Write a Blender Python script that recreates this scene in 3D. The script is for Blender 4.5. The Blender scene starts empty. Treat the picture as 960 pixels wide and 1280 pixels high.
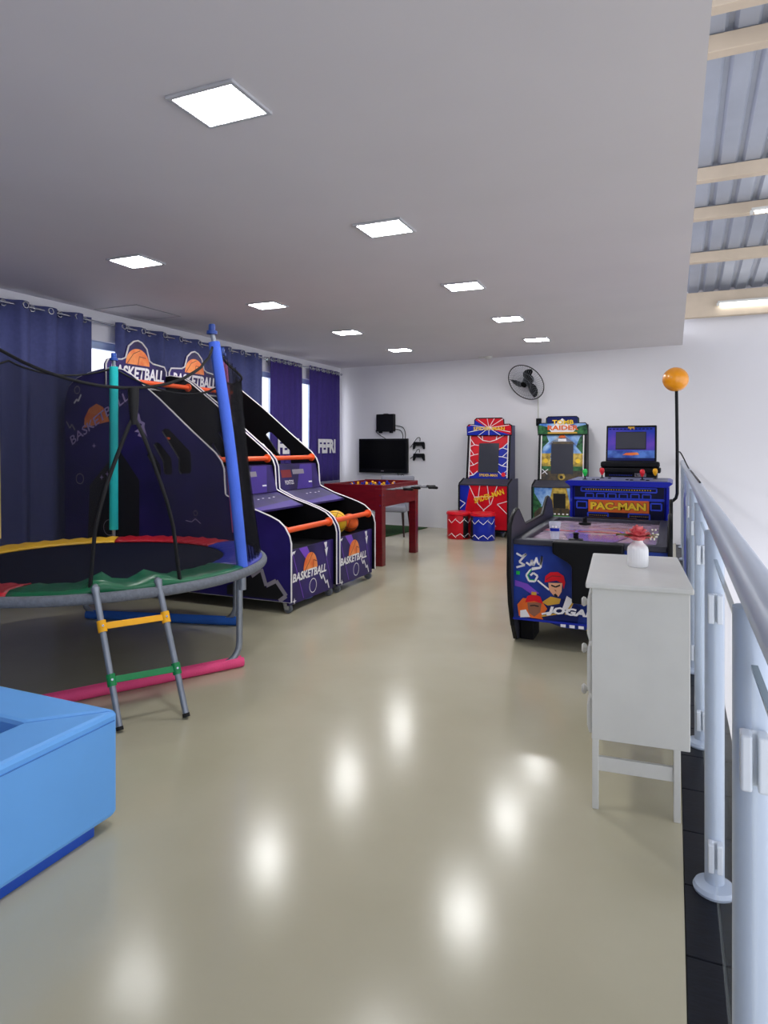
import bpy, bmesh, math, random
from mathutils import Vector, Matrix
random.seed(7)
D = bpy.data
SC = bpy.context.scene
COL = SC.collection
PI = math.pi
H, HC = 1.42, 2.90                       # eye height, ceiling height

# ------------------------------------------------------------------ camera
FPX = 830.0
YAW = math.atan((842 - 480) / FPX)
cam = D.cameras.new('camera')
cam.sensor_fit = 'HORIZONTAL'; cam.sensor_width = 36.0; cam.lens = 36.0 * FPX / 960.0
cam.shift_y = -(640 - 558) / 960.0
cam.clip_start = 0.02; cam.clip_end = 200
camo = D.objects.new('camera', cam); COL.objects.link(camo)
camo.location = (0, 0, H); camo.rotation_euler = (PI / 2, 0, YAW)
SC.camera = camo

# ------------------------------------------------------------------ world, exposure
W = D.worlds.new('daylight'); SC.world = W; W.use_nodes = True
bg = W.node_tree.nodes['Background']
bg.inputs[0].default_value = (0.91, 0.93, 1.0, 1); bg.inputs[1].default_value = 0.85
PANEL = 28.0                              # strength of the ceiling LED panels
vs = SC.view_settings
vs.view_transform = 'Standard'; vs.look = 'None'; vs.gamma = 1.0; vs.use_curve_mapping = False
vs.exposure = 1.28

# ------------------------------------------------------------------ materials
def lin(h):
    h = h.lstrip('#'); r = []
    for i in (0, 2, 4):
        c = int(h[i:i+2], 16) / 255.0
        r.append(c / 12.92 if c <= 0.04045 else ((c + 0.055) / 1.055) ** 2.4)
    return (*r, 1.0)
MATS = {}
def mat(key, col, rough=0.5, metal=0.0, var=0.06, scale=6.0, bump=0.0, bscale=60.0, coat=0.0, alpha=1.0,
        emit=0.0, trans=0.0, col2=None, stretch=None, translucent=0.0, ior=1.45, detail=3.0, lohi=(0.35, 0.65), spec=0.5):
    if key in MATS: return MATS[key]
    m = D.materials.new(key); m.use_nodes = True
    nt = m.node_tree; N = nt.nodes; L = nt.links
    b = N['Principled BSDF']
    b.inputs['Roughness'].default_value = rough; b.inputs['Metallic'].default_value = metal
    b.inputs['IOR'].default_value = ior; b.inputs['Specular IOR Level'].default_value = spec
    b.inputs['Coat Weight'].default_value = coat; b.inputs['Coat Roughness'].default_value = 0.08
    b.inputs['Alpha'].default_value = alpha; b.inputs['Transmission Weight'].default_value = trans
    c = lin(col)
    tc = N.new('ShaderNodeTexCoord'); src = tc.outputs['Object']
    if stretch:
        mp = N.new('ShaderNodeMapping'); mp.inputs['Scale'].default_value = stretch
        L.new(src, mp.inputs[0]); src = mp.outputs[0]
    nz = N.new('ShaderNodeTexNoise'); nz.inputs['Scale'].default_value = scale; nz.inputs['Detail'].default_value = detail
    L.new(src, nz.inputs['Vector'])
    rp = N.new('ShaderNodeValToRGB')
    rp.color_ramp.elements[0].position, rp.color_ramp.elements[1].position = lohi
    c2 = lin(col2) if col2 else tuple(min(1, v * (1 + var)) for v in c[:3]) + (1,)
    c1 = c if col2 else tuple(v * (1 - var) for v in c[:3]) + (1,)
    rp.color_ramp.elements[0].color = c1; rp.color_ramp.elements[1].color = c2
    L.new(nz.outputs[0], rp.inputs[0]); L.new(rp.outputs[0], b.inputs['Base Color'])
    if bump:
        n2 = N.new('ShaderNodeTexNoise'); n2.inputs['Scale'].default_value = bscale; n2.inputs['Detail'].default_value = 2
        L.new(tc.outputs['Object'], n2.inputs['Vector'])
        bp = N.new('ShaderNodeBump'); bp.inputs['Strength'].default_value = bump; bp.inputs['Distance'].default_value = 0.01
        L.new(n2.outputs[0], bp.inputs['Height']); L.new(bp.outputs[0], b.inputs['Normal'])
    if emit:
        b.inputs['Emission Color'].default_value = c; b.inputs['Emission Strength'].default_value = emit
    if translucent:
        tr = N.new('ShaderNodeBsdfTranslucent'); L.new(rp.outputs[0], tr.inputs[0])
        mx = N.new('ShaderNodeMixShader'); mx.inputs[0].default_value = translucent
        L.new(b.outputs[0], mx.inputs[1]); L.new(tr.outputs[0], mx.inputs[2])
        L.new(mx.outputs[0], N['Material Output'].inputs[0])
    MATS[key] = m
    return m

M_floor = mat('epoxy_floor', '#b1ab92', 0.185, var=0.05, scale=0.9, bump=0.03, bscale=28, col2='#bcb69e', detail=6, spec=.6)
M_ceil = mat('ceiling_paint', '#d5d1d6', 0.8, var=0.015, scale=1.5)
M_wall = mat('white_wall_paint', '#e4e3e8', 0.7, var=0.015, scale=1.2, bump=0.05, bscale=40)
M_white = mat('white_lacquer', '#d0d0cc', 0.35, var=0.02, scale=8, coat=0.15)
M_tile = mat('black_tile', '#0a0b12', 0.4, var=0.3, scale=9, col2='#141722', spec=.25, stretch=(2, 14, 1), bump=0.03)
M_grout = mat('grout', '#4a4d55', 0.8)
M_steelwhite = mat('grey_enamel_steel', '#b2bfd2', 0.34, metal=0.05, var=0.02, coat=0.25)
M_plastic = mat('clear_plastic_clamp', '#d9e0ea', 0.15, var=0.02, coat=0.6)
M_glass = mat('glass_pane', '#e9f2f0', 0.02, var=0.0, alpha=0.10, ior=1.45)
M_glassedge = mat('glass_edge', '#41585c', 0.1, coat=0.5)
M_winglass = mat('window_glass', '#ffffff', 0.02, alpha=0.05)
M_roof = mat('galvanised_sheet', '#aab0bd', 0.45, metal=0.25, var=0.06, scale=2.0)
M_beam = mat('beige_painted_steel', '#c9b9a4', 0.6, var=0.05, scale=4)
M_navy = mat('navy_curtain', '#555b90', 0.85, var=0.06, scale=30, bump=0.1, bscale=300, translucent=0.06)
M_purple = mat('purple_banner', '#4a3a8c', 0.8, var=0.05, scale=20, bump=0.1, bscale=300, translucent=0.30)
M_hem = mat('grey_hem', '#7f7f94', 0.8, translucent=0.1)
M_silver = mat('silver_metal', '#c4c7cf', 0.25, metal=0.9, var=0.03)
M_chrome = mat('chrome', '#d8dade', 0.12, metal=1.0, var=0.02)
M_galv = mat('galvanised_tube', '#8b919b', 0.38, metal=0.55, var=0.06, scale=12)
M_black = mat('black_plastic', '#08090e', 0.45, var=0.15, spec=.25)
M_matte = mat('black_matte', '#08080c', 0.7, var=0.15)
M_rubber = mat('black_rubber', '#101013', 0.8)
M_net = mat('black_net', '#0a0a12', 0.9, alpha=0.34, var=0.2, scale=200)
M_jump = mat('jump_mat_fabric', '#0b0e22', 0.8, var=0.15, scale=120, spec=.1)
M_padG = mat('green_vinyl', '#0d5f3d', 0.35, var=0.12, scale=5, bump=0.25, bscale=14)
M_padR = mat('red_vinyl', '#b01626', 0.4, var=0.1, bump=0.2, bscale=14)
M_padY = mat('yellow_vinyl', '#e6b32a', 0.4, var=0.08, bump=0.2, bscale=14)
M_padB = mat('blue_vinyl', '#1d2ba0', 0.4, var=0.1, bump=0.2, bscale=14)
M_rimfoam = mat('grey_rim_foam', '#6a6f78', 0.8, var=0.12, scale=40, bump=0.3, bscale=90)
M_noodB = mat('blue_foam', '#4a6fe0', 0.8, var=0.05, bump=0.3, bscale=140)
M_noodB2 = mat('deep_blue_foam', '#2a66c4', 0.7, var=0.05, bump=0.3, bscale=140)
M_noodT = mat('teal_foam', '#12b4b6', 0.75, var=0.05, bump=0.3, bscale=140)
M_noodP = mat('pink_foam', '#ee4f86', 0.75, var=0.05, bump=0.3, bscale=140)
M_noodP2 = mat('light_pink_foam', '#e97fc0', 0.75, var=0.05, bump=0.3, bscale=140)
M_yelpl = mat('yellow_plastic', '#f5b014', 0.4)
M_grnpl = mat('green_plastic', '#0f8246', 0.4)
M_redpl = mat('red_plastic', '#e02030', 0.35)
M_limepl = mat('light_green_plastic', '#20c050', 0.35)
M_blupl = mat('blue_plastic_cap', '#1d3f8c', 0.4)
M_foamblue = mat('light_blue_vinyl', '#6db0f6', 0.42, var=0.03, scale=3, bump=0.08, bscale=8)
M_foamblue2 = mat('royal_blue_vinyl', '#1c4db4', 0.45)
M_side = mat('purple_printed_laminate', '#1b1550', 0.4, scale=1.6, col2='#35287e', spec=.3, lohi=(0.35, 0.75))
M_inner = mat('black_laminate', '#05050a', 0.6, var=0.2, spec=.2)
M_edge = mat('white_edge_trim', '#e6e2e4', 0.4)
M_orange = mat('orange_tube', '#f0571c', 0.4, var=0.05)
M_front = mat('purple_print', '#201842', 0.4, scale=2.2, col2='#36256e', spec=.3)
M_ballprint = mat('orange_print', '#e8682c', 0.4, scale=9, col2='#f79a52')
M_line = mat('dark_print_line', '#6a2418', 0.5)
M_ink = mat('white_print', '#ece9ee', 0.45, var=0.02)
M_inklil = mat('lilac_print', '#b9a5dc', 0.45, var=0.02)
M_inkpur = mat('violet_print_line', '#7a48c4', 0.45)
M_midpur = mat('mid_purple_print', '#46308c', 0.45, spec=.3)
M_inkgrey = mat('grey_print', '#8b8590', 0.5)
M_inkblack = mat('black_print', '#0a0a0e', 0.5)
M_maroon = mat('maroon_print', '#7c1420', 0.4)
M_ballY = mat('yellow_rubber', '#e6b412', 0.5, bump=0.3, bscale=220)
M_ballO = mat('orange_rubber', '#e2601a', 0.5, bump=0.3, bscale=220)
M_wood = mat('cherry_red_laminate', '#640b14', 0.3, scale=5, col2='#74101a', stretch=(1, 1, 8), coat=0.15)
M_rod = mat('dull_steel_rod', '#6f7178', 0.4, metal=.7)
M_wooddark = mat('dark_wood', '#2b1512', 0.5)
M_turf = mat('green_turf', '#1f4a1c', 0.95, var=0.3, scale=90, bump=0.8, bscale=260)
M_greyfab = mat('grey_fabric', '#8c8d98', 0.9, bump=0.2, bscale=300)
M_field = mat('green_field', '#1e6b34', 0.5)
M_screen = mat('black_screen', '#040406', 0.35, var=0.0, spec=.15)
M_screengrey = mat('grey_screen', '#3a3c46', 0.10, var=0.02, coat=0.5)
M_red = mat('red_print', '#cf1626', 0.3, var=0.06, spec=.3)
M_blue = mat('blue_print', '#1a2ca4', 0.3, var=0.08, spec=.3)
M_bluedk = mat('dark_blue_print', '#101c5a', 0.3, var=0.1, spec=.3)
M_yel = mat('yellow_print', '#f0c62a', 0.4)
M_orgp = mat('orange_panel_print', '#e0661f', 0.4)
M_sky = mat('sky_blue_print', '#3a6fc0', 0.35, scale=7, col2='#a9cdf0', spec=.3)
M_jungle = mat('jungle_green_print', '#163c2c', 0.35, scale=16, col2='#3f7a4a', spec=.3)
M_stone = mat('tan_stone_print', '#8a7434', 0.35, scale=14, col2='#d8b95a', spec=.3)
M_stonedk = mat('dark_stone_print', '#2b2a28', 0.4, scale=14, col2='#5a4a30')
M_grassp = mat('grass_green_print', '#19a83a', 0.35)
M_cab = mat('charcoal_laminate', '#3a3a46', 0.45, var=0.06, spec=.3)
M_hockey = mat('hockey_blue_print', '#14205e', 0.3, scale=2.5, col2='#2a4bb4', lohi=(0.3, 0.7), spec=.3)
M_field2 = mat('playfield_print', '#a48aa0', 0.2, scale=7, col2='#d0b8ce', coat=0.4)
M_skin = mat('skin_print', '#e6a884', 0.45)
M_skin2 = mat('brown_skin_print', '#8d5a44', 0.45)
M_gold = mat('gold_print', '#c99a34', 0.4)
M_pacblue = mat('cobalt_laminate', '#1420a0', 0.3, spec=.3)
M_pacdark = mat('midnight_print', '#080a30', 0.35, spec=.3)
M_pacline = mat('bright_blue_print', '#2c46d8', 0.4)
M_neon = mat('violet_sky_print', '#1f3aa8', 0.3, scale=4, col2='#6a48b8', lohi=(0.45, 0.75), spec=.3)
M_amber = mat('amber_gloss', '#f09a12', 0.3, coat=0.4)
M_rose = mat('coral_petal', '#c83a48', 0.6, scale=60, col2='#ee7c7c')
M_leaf = mat('olive_leaf', '#5a5c36', 0.6, scale=30, col2='#7a6a44')
M_sprig = mat('cream_blossom', '#e9e6d2', 0.7)
M_vase = mat('white_ceramic', '#f2f2f4', 0.25, var=0.01, coat=0.3)
M_cup = mat('clear_plastic_cup', '#e8ecf8', 0.08, alpha=0.35, coat=0.3)
M_darkmotor = mat('fan_black', '#08080a', 0.5, spec=.2)

# ------------------------------------------------------------------ helpers
def link(name, me, parent=None):
    o = D.objects.new(name, me); COL.objects.link(o)
    if parent is not None: o.parent = parent
    return o
def thing(name, label, cat, loc=(0, 0, 0), rotz=0.0, group=None):
    o = D.objects.new(name, None); COL.objects.link(o)
    o.empty_display_size = 0.1
    o.location = loc; o.rotation_euler = (0, 0, rotz)
    o['label'] = label; o['category'] = cat
    if group: o['group'] = group
    return o
def tag(o, label, cat, group=None):
    o['label'] = label; o['category'] = cat
    if group: o['group'] = group
    return o
def struct(o):
    o['kind'] = 'structure'; return o
def copy_tree(o, parent=None):
    c = o.copy(); COL.objects.link(c); c.parent = parent
    for ch in list(o.children): copy_tree(ch, c)
    return c
def basis(d):
    d = Vector(d).normalized()
    a = Vector((0, 0, 1)) if abs(d.z) < 0.9 else Vector((1, 0, 0))
    u = d.cross(a).normalized(); v = d.cross(u).normalized()
    return u, v
class MB:
    def __init__(s, off=(0, 0, 0)):
        s.v = []; s.f = []; s.m = []; s.off = Vector(off)
    def add(s, vs_, fs, m=0):
        k = len(s.v); s.v += [Vector(p) - s.off for p in vs_]
        for f in fs: s.f.append([i + k for i in f]); s.m.append(m)
        return s
    def box(s, x0, y0, z0, x1, y1, z1, m=0):
        vs_ = [(x, y, z) for z in (z0, z1) for y in (y0, y1) for x in (x0, x1)]
        return s.add(vs_, [(0, 2, 3, 1), (4, 5, 7, 6), (0, 1, 5, 4), (2, 6, 7, 3), (0, 4, 6, 2), (1, 3, 7, 5)], m)
    def hexa(s, bot, top, m=0):                       # two 4-point loops
        return s.add(list(bot) + list(top), [(3, 2, 1, 0), (4, 5, 6, 7), (0, 1, 5, 4), (1, 2, 6, 5), (2, 3, 7, 6), (3, 0, 4, 7)], m)
    def tube(s, path, r, n=10, m=0, closed=False, caps=True):
        P = [Vector(p) for p in path]; k = len(P); rings = []
        u = None
        for i, p in enumerate(P):
            if closed: d = P[(i + 1) % k] - P[i - 1]
            else: d = P[min(i + 1, k - 1)] - P[max(i - 1, 0)]
            d.normalize()
            if u is None: u, v = basis(d)
            else:
                u = (u - d * u.dot(d)).normalized(); v = d.cross(u).normalized()
            rr = r[i] if isinstance(r, (list, tuple)) else r
            rings.append([p + (u * math.cos(2 * PI * j / n) + v * math.sin(2 * PI * j / n)) * rr for j in range(n)])
        vs_ = [q for g in rings for q in g]; fs = []
        for i in range(k if closed else k - 1):
            a = i * n; b = ((i + 1) % k) * n
            for j in range(n): fs.append((a + j, a + (j + 1) % n, b + (j + 1) % n, b + j))
        if caps and not closed:
            fs.append(tuple(range(n))[::-1]); fs.append(tuple(range((k - 1) * n, k * n)))
        return s.add(vs_, fs, m)
    def cyl(s, a, b, r, n=16, m=0, r2=None):
        return s.tube([a, b], [r, r if r2 is None else r2], n, m)
    def lathe(s, prof, c=(0, 0, 0), n=24, axis=(0, 0, 1), m=0, rib=None):
        ax = Vector(axis).normalized()
        if abs(ax.z) > 0.999: u, v = Vector((1, 0, 0)), Vector((0, 1, 0)) * (1 if ax.z > 0 else -1)
        else: u, v = basis(ax)
        c = Vector(c); vs_ = []; fs = []
        for (r, h) in prof:
            for j in range(n):
                a = 2 * PI * j / n
                q = r * (1 + (rib[1] * math.cos(rib[0] * a) if rib else 0))
                vs_.append(c + ax * h + (u * math.cos(a) + v * math.sin(a)) * q)
        for i in range(len(prof) - 1):
            for j in range(n): fs.append((i * n + j, i * n + (j + 1) % n, (i + 1) * n + (j + 1) % n, (i + 1) * n + j))
        fs.append(tuple(range(n))[::-1]); fs.append(tuple(range((len(prof) - 1) * n, len(prof) * n)))
        return s.add(vs_, fs, m)
    def sphere(s, c, r, n=20, k=12, m=0, squash=1.0):
        return s.lathe([(max(1e-4, r * math.sin(PI * i / k)), -r * math.cos(PI * i / k) * squash) for i in range(k + 1)], c, n, m=m)
    def prism(s, poly, axis, a0, a1, m=0):
        n = len(poly)
        f = {'x': lambda p, a: (a, p[0], p[1]), 'y': lambda p, a: (p[0], a, p[1]), 'z': lambda p, a: (p[0], p[1], a)}[axis]
        vs_ = [f(p, a0) for p in poly] + [f(p, a1) for p in poly]
        fs = [tuple(range(n)), tuple(range(n, 2 * n))[::-1]] + [(i, i + n, (i + 1) % n + n, (i + 1) % n) for i in range(n)]
        return s.add(vs_, fs, m)
    def ribbon(s, path, half, t, m=0):                # flat strip: half = offset vector along its width, t = thickness vector
        h = Vector(half); t = Vector(t)
        P = [Vector(p) for p in path]; vs_ = []; fs = []
        for p in P: vs_ += [p - h, p + h, p + h + t, p - h + t]
        for i in range(len(P) - 1):
            a = 4 * i; b = a + 4
            for j in range(4): fs.append((a + j, a + (j + 1) % 4, b + (j + 1) % 4, b + j))
        fs += [(3, 2, 1, 0), tuple(4 * (len(P) - 1) + j for j in range(4))]
        return s.add(vs_, fs, m)
    def build(s, name, mats, parent=None, smooth=None, bevel=0.0, solid=0.0, fixn=True):
        me = D.meshes.new(name); me.from_pydata([tuple(p) for p in s.v], [], s.f)
        if not isinstance(mats, (list, tuple)): mats = [mats]
        for q in mats: me.materials.append(q)
        if len(mats) > 1:
            for p, i in zip(me.polygons, s.m): p.material_index = i
        if fixn:
            bm = bmesh.new(); bm.from_mesh(me); bmesh.ops.recalc_face_normals(bm, faces=bm.faces); bm.to_mesh(me); bm.free()
        if smooth is not None:
            for p in me.polygons: p.use_smooth = True
            me.set_sharp_from_angle(angle=math.radians(smooth))
        o = link(name, me, parent)
        if solid:
            md = o.modifiers.new('thickness', 'SOLIDIFY'); md.thickness = solid; md.offset = 0
        if bevel:
            md = o.modifiers.new('bevel', 'BEVEL'); md.width = bevel; md.segments = 2; md.limit_method = 'ANGLE'
        return o
def box(name, a, b, m, parent=None, bevel=0.0, off=(0, 0, 0)):
    return MB(off).box(*a, *b).build(name, m, parent, bevel=bevel)
def plate(name, outer, holes, axis, a0, a1, mats, parent, off=(0, 0, 0)):
    """flat board of any outline with cut-outs; outline in the plane across axis"""
    bm = bmesh.new(); f = {'x': lambda p, a: (a, p[0], p[1]), 'y': lambda p, a: (p[0], a, p[1]), 'z': lambda p, a: (p[0], p[1], a)}[axis]
    loops = []; ed = []
    for lp in [outer] + holes:
        v = [bm.verts.new(Vector(f(p, a0)) - Vector(off)) for p in lp]; loops.append(v)
        for i in range(len(v)): ed.append(bm.edges.new((v[i], v[(i + 1) % len(v)])))
    bmesh.ops.triangle_fill(bm, use_beauty=True, use_dissolve=False, edges=ed)
    faces = list(bm.faces)
    sh = Vector(f((0, 0), a1)) - Vector(f((0, 0), a0))
    mp = {v: bm.verts.new(v.co + sh) for v in list(bm.verts)}
    for fc in faces: bm.faces.new([mp[v] for v in reversed(fc.verts)])
    for lp in loops:
        for i in range(len(lp)):
            q = bm.faces.new((lp[i], lp[(i + 1) % len(lp)], mp[lp[(i + 1) % len(lp)]], mp[lp[i]])); q.material_index = 1
    bmesh.ops.recalc_face_normals(bm, faces=bm.faces)
    me = D.meshes.new(name); bm.to_mesh(me); bm.free()
    for q in mats: me.materials.append(q)
    return link(name, me, parent)
class Print:
    """flat printed artwork on a plane: o = lower-left corner, ux / uy unit axes, n = outward normal"""
    def __init__(s, o, ux, uy, n):
        s.o = Vector(o); s.ux = Vector(ux).normalized(); s.uy = Vector(uy).normalized(); s.n = Vector(n).normalized()
        s.mb = MB(); s.mats = []; s.layer = 0
    def pt(s, x, y, l): return s.o + s.ux * x + s.uy * y + s.n * (0.0012 + 0.0007 * l)
    def poly(s, pts, m, l=None):
        if l is None: s.layer += 1; l = s.layer
        if m not in s.mats: s.mats.append(m)
        s.mb.add([s.pt(x, y, l) for x, y in pts], [tuple(range(len(pts)))], s.mats.index(m)); return s
    def rect(s, x0, y0, x1, y1, m, l=None): return s.poly([(x0, y0), (x1, y0), (x1, y1), (x0, y1)], m, l)
    def disc(s, x, y, r, m, l=None, a0=0, a1=360, n=20, ry=None):
        ry = ry or r
        k = [(x + r * math.cos(math.radians(a0 + (a1 - a0) * i / n)), y + ry * math.sin(math.radians(a0 + (a1 - a0) * i / n))) for i in range(n + (a1 - a0 != 360))]
        return s.poly(k, m, l)
    def line(s, pts, w, m, l=None):
        if l is None: s.layer += 1; l = s.layer
        for (a, b) in zip(pts[:-1], pts[1:]):
            dx, dy = b[0] - a[0], b[1] - a[1]; q = math.hypot(dx, dy) or 1
            nx, ny = -dy / q * w / 2, dx / q * w / 2
            s.poly([(a[0] + nx, a[1] + ny), (a[0] - nx, a[1] - ny), (b[0] - nx, b[1] - ny), (b[0] + nx, b[1] + ny)], m, l)
        return s
    def ring(s, x, y, r, w, m, n=18):
        return s.line([(x + r * math.cos(2 * PI * i / n), y + r * math.sin(2 * PI * i / n)) for i in range(n + 1)], w, m)
    def build(s, parent, name='printed_artwork'): return s.mb.build(name, s.mats, parent, fixn=False)
def text(body, o, ux, uy, w, h, m, parent, name='lettering', shear=0.0, bold=0.012, lift=0.006, thick=0.0008):
    cu = D.curves.new(name, 'FONT'); cu.body = body; cu.size = 1.0; cu.shear = shear; cu.offset = bold
    cu.resolution_u = 2; cu.extrude = 0.0; cu.fill_mode = 'BOTH' if hasattr(cu, 'fill_mode') else cu.fill_mode
    tmp = D.objects.new('tmp', cu); COL.objects.link(tmp)
    dg = bpy.context.evaluated_depsgraph_get(); dg.update()
    me = D.meshes.new_from_object(tmp.evaluated_get(dg))
    D.objects.remove(tmp); D.curves.remove(cu)
    xs = [v.co.x for v in me.vertices]; ys = [v.co.y for v in me.vertices]
    x0, x1, y0, y1 = min(xs), max(xs), min(ys), max(ys)
    ux = Vector(ux).normalized(); uy = Vector(uy).normalized(); n = ux.cross(uy); o = Vector(o)
    for v in me.vertices:
        v.co = o + ux * ((v.co.x - x0) / (x1 - x0) * w) + uy * ((v.co.y - y0) / (y1 - y0) * h) + n * lift
    me.materials.clear(); me.materials.append(m); me.name = name
    ob = link(name, me, parent); return ob

# ------------------------------------------------------------------ the setting
XL = -5.78
def backY(x): return 10.6 + (0.118 - x) * (0.6 / 5.898)
o = MB(); o.add([(XL - .3, -3, 0), (.03, -3, 0), (.03, backY(.03), 0), (XL - .3, backY(XL - .3), 0), (XL - .3, -3, -.25), (.03, -3, -.25), (.03, backY(.03), -.25), (XL - .3, backY(XL - .3), -.25)],
    [(0, 1, 2, 3), (7, 6, 5, 4), (0, 4, 5, 1), (1, 5, 6, 2), (2, 6, 7, 3), (3, 7, 4, 0)])
struct(o.build('floor', M_floor))
o = MB(); o.hexa([(XL - .3, -3, HC), (.118, -3, HC), (.118, backY(.118), HC), (XL - .3, backY(XL - .3), HC)],
                 [(XL - .3, -3, HC + .16), (.118, -3, HC + .16), (.118, backY(.118), HC + .16), (XL - .3, backY(XL - .3), HC + .16)])
struct(o.build('ceiling', M_ceil))
o = MB(); o.hexa([(XL - .3, backY(XL - .3), -3.2), (7, backY(7), -3.2), (7, backY(7) + .2, -3.2), (XL - .3, backY(XL - .3) + .2, -3.2)],
                 [(XL - .3, backY(XL - .3), 4.2), (7, backY(7), 4.2), (7, backY(7) + .2, 4.2), (XL - .3, backY(XL - .3) + .2, 4.2)])
struct(o.build('wall_back', M_wall))
o = MB(); o.box(.25, -3, -3.3, 7, 10.6, -3.2); struct(o.build('floor_lower', M_floor))
# left wall with three window openings
WY = [(3.2, 5.9), (6.5, 9.0), (9.25, 11.12)]
o = MB(); WT = XL - .18
o.box(WT, -3, 0, XL, 11.35, .85); o.box(WT, -3, 2.58, XL, 11.25, HC)
ys = [-3] + [q for w in WY for q in w] + [11.25]
for i in range(0, len(ys), 2): o.box(WT, ys[i], .85, XL, ys[i + 1], 2.58)
struct(o.build('wall_left', M_wall))
M_alu = mat('pale_blue_window_frame', '#b9cbe6', 0.4, metal=0.2)
for i, (a, b) in enumerate(WY):
    w = struct(MB().box(XL - .12, a, .85, XL - .06, a + .05, 2.58).box(XL - .12, b - .05, .85, XL - .06, b, 2.58).box(XL - .12, a, 2.50, XL - .06, b, 2.58)
               .box(XL - .12, a, .85, XL - .06, b, .92).build('window_%d' % (i + 1), M_alu))
    k = 3 if b - a > 2 else 2
    for j in range(k):
        ya = a + .05 + (b - a - .1) * j / k; yb = a + .05 + (b - a - .1) * (j + 1) / k
        MB().box(XL - .10, ya, .92, XL - .085, yb, 2.50).build('pane', M_winglass, w)
        if j: MB().box(XL - .115, ya - .02, .92, XL - .065, ya + .02, 2.50).build('mullion', M_alu, w)
struct(MB().box(XL - .3, -3.2, 0, .3, -3.0, HC + .16).build('wall_front', M_wall))  # unseen end of the room, put in to cut daylight fill from behind
# edge of the mezzanine: dark tiles
o = MB(); o.box(.03, -3, -.25, .26, backY(.26), -.012); trim = struct(o.build('trim_1', M_grout))
tiles = []
for x0, x1 in ((.032, .127), (.131, .258)):
    me = None; y = -0.6
    while y < 10.2:
        if me is None:
            q = MB().box(x0, 0, -.012, x1, .326, -.001).build('tile', M_tile, trim, bevel=.002); me = q.data
        else:
            q = link('tile', me, trim); md = q.modifiers.new('bevel', 'BEVEL'); md.width = .002
        q.location.y = y; y += .33
# slab face under the ceiling edge and the hall roof
def roofz(y): return H + 3.35 - .12 * .9166 * y + 0.02
roof = struct(MB().box(.13, 10.2, roofz(10.4) + .10, 7, 10.58, roofz(10.4) + .13).build('ceiling_hall', M_beam))
sx = -.6
sheet_me = None
while sx < 6.5:
    if sheet_me is None:
        mb = MB(); prof = []; x = 0
        while x < 1.0 - 1e-6:
            prof += [(x, 0), (x + .115, 0), (x + .14, .035), (x + .175, .035)]; x += .2
        prof.append((1.0, 0))
        for (x, z) in prof:
            mb.v += [Vector((x, -3, roofz(-3) + z)), Vector((x, 10.55, roofz(10.55) + z))]
        for i in range(len(prof) - 1):
            mb.f.append([2 * i, 2 * i + 2, 2 * i + 3, 2 * i + 1]); mb.m.append(0)
        q = mb.build('roof_sheet', M_roof, roof, solid=.002); sheet_me = q.data
    else:
        q = link('roof_sheet', sheet_me, roof); md = q.modifiers.new('thickness', 'SOLIDIFY'); md.thickness = .002
    q.location = (sx, 0, .0); sx += 1.0
for dep in (8.23, 7.08, 6.3, 4.62, 4.22, 3.3):
    y = dep / .9166 + .05; z = roofz(y)
    pb = MB().box(.125, y - .05, z - .125, 7, y + .05, z - .004).build('purlin', M_beam, roof, bevel=.006)
MB().box(.125, 10.30, 3.23, 7, 10.40, 3.58).build('beam', M_beam, roof, bevel=.006)

# ------------------------------------------------------------------ ceiling lights
def ceiling_light(x, y, label):
    t = thing('ceiling_light', label, 'light', (x, y, HC), 0, 'square LED panels in the ceiling')
    a, b = .172, .148
    mb = MB()
    for (x0, y0, x1, y1) in ((-a, -b, a, -b + .022), (-a, b - .022, a, b), (-a, -b + .022, -a + .022, b - .022), (a - .022, -b + .022, a, b - .022)):
        mb.box(x0, y0, -.014, x1, y1, 0)
    mb.build('frame', mat('panel_frame', '#b9bac0', .5), t, bevel=.003)
    MB().box(-a + .023, -b + .023, -.010, a - .023, b - .023, -.002).build('diffuser', mat('led_diffuser', '#ffffff', .5, emit=PANEL), t)
    return t
RL = [(-1.797, 2.347), (-1.787, 4.112), (-1.768, 5.896), (-1.755, 7.61), (-1.731, 9.246)]
LL = [(-3.929, 4.063), (-3.893, 5.873), (-3.871, 7.684), (-3.834, 9.403)]
ordn = ['first', 'second', 'third', 'fourth', 'fifth']
for i, p in enumerate(RL): ceiling_light(*p, 'lit square LED panel in the row of five, %s from the wall fan' % ordn[4 - i])
for i, p in enumerate(LL): ceiling_light(*p, 'lit square LED panel in the row of four, %s from the television wall' % ordn[3 - i])
t = thing('ceiling_hatch', 'flat square access hatch in the white ceiling beside the curtains', 'hatch', (-5.43, 5.65, HC))
MB().box(-.29, -.33, -.004, .29, .33, 0).build('panel', M_ceil, t)
mb = MB()
for (x0, y0, x1, y1) in ((-.3, -.34, .3, -.33), (-.3, .33, .3, .34), (-.3, -.33, -.29, .33), (.29, -.33, .3, .33)): mb.box(x0, y0, -.005, x1, y1, 0)
mb.build('rim', mat('hatch_rim', '#8d8d92', .6), t)
t = thing('smoke_detector', 'small round white detector on the ceiling by the back wall', 'detector', (-2.80, 10.72, HC))
MB().lathe([(.07, 0), (.07, -.02), (.045, -.04), (.02, -.045)], n=20).build('housing', M_white, t, smooth=40)
MB().box(-.16, -.012, -.02, -.07, .012, 0).build('mounting_bar', M_white, t)

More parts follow.
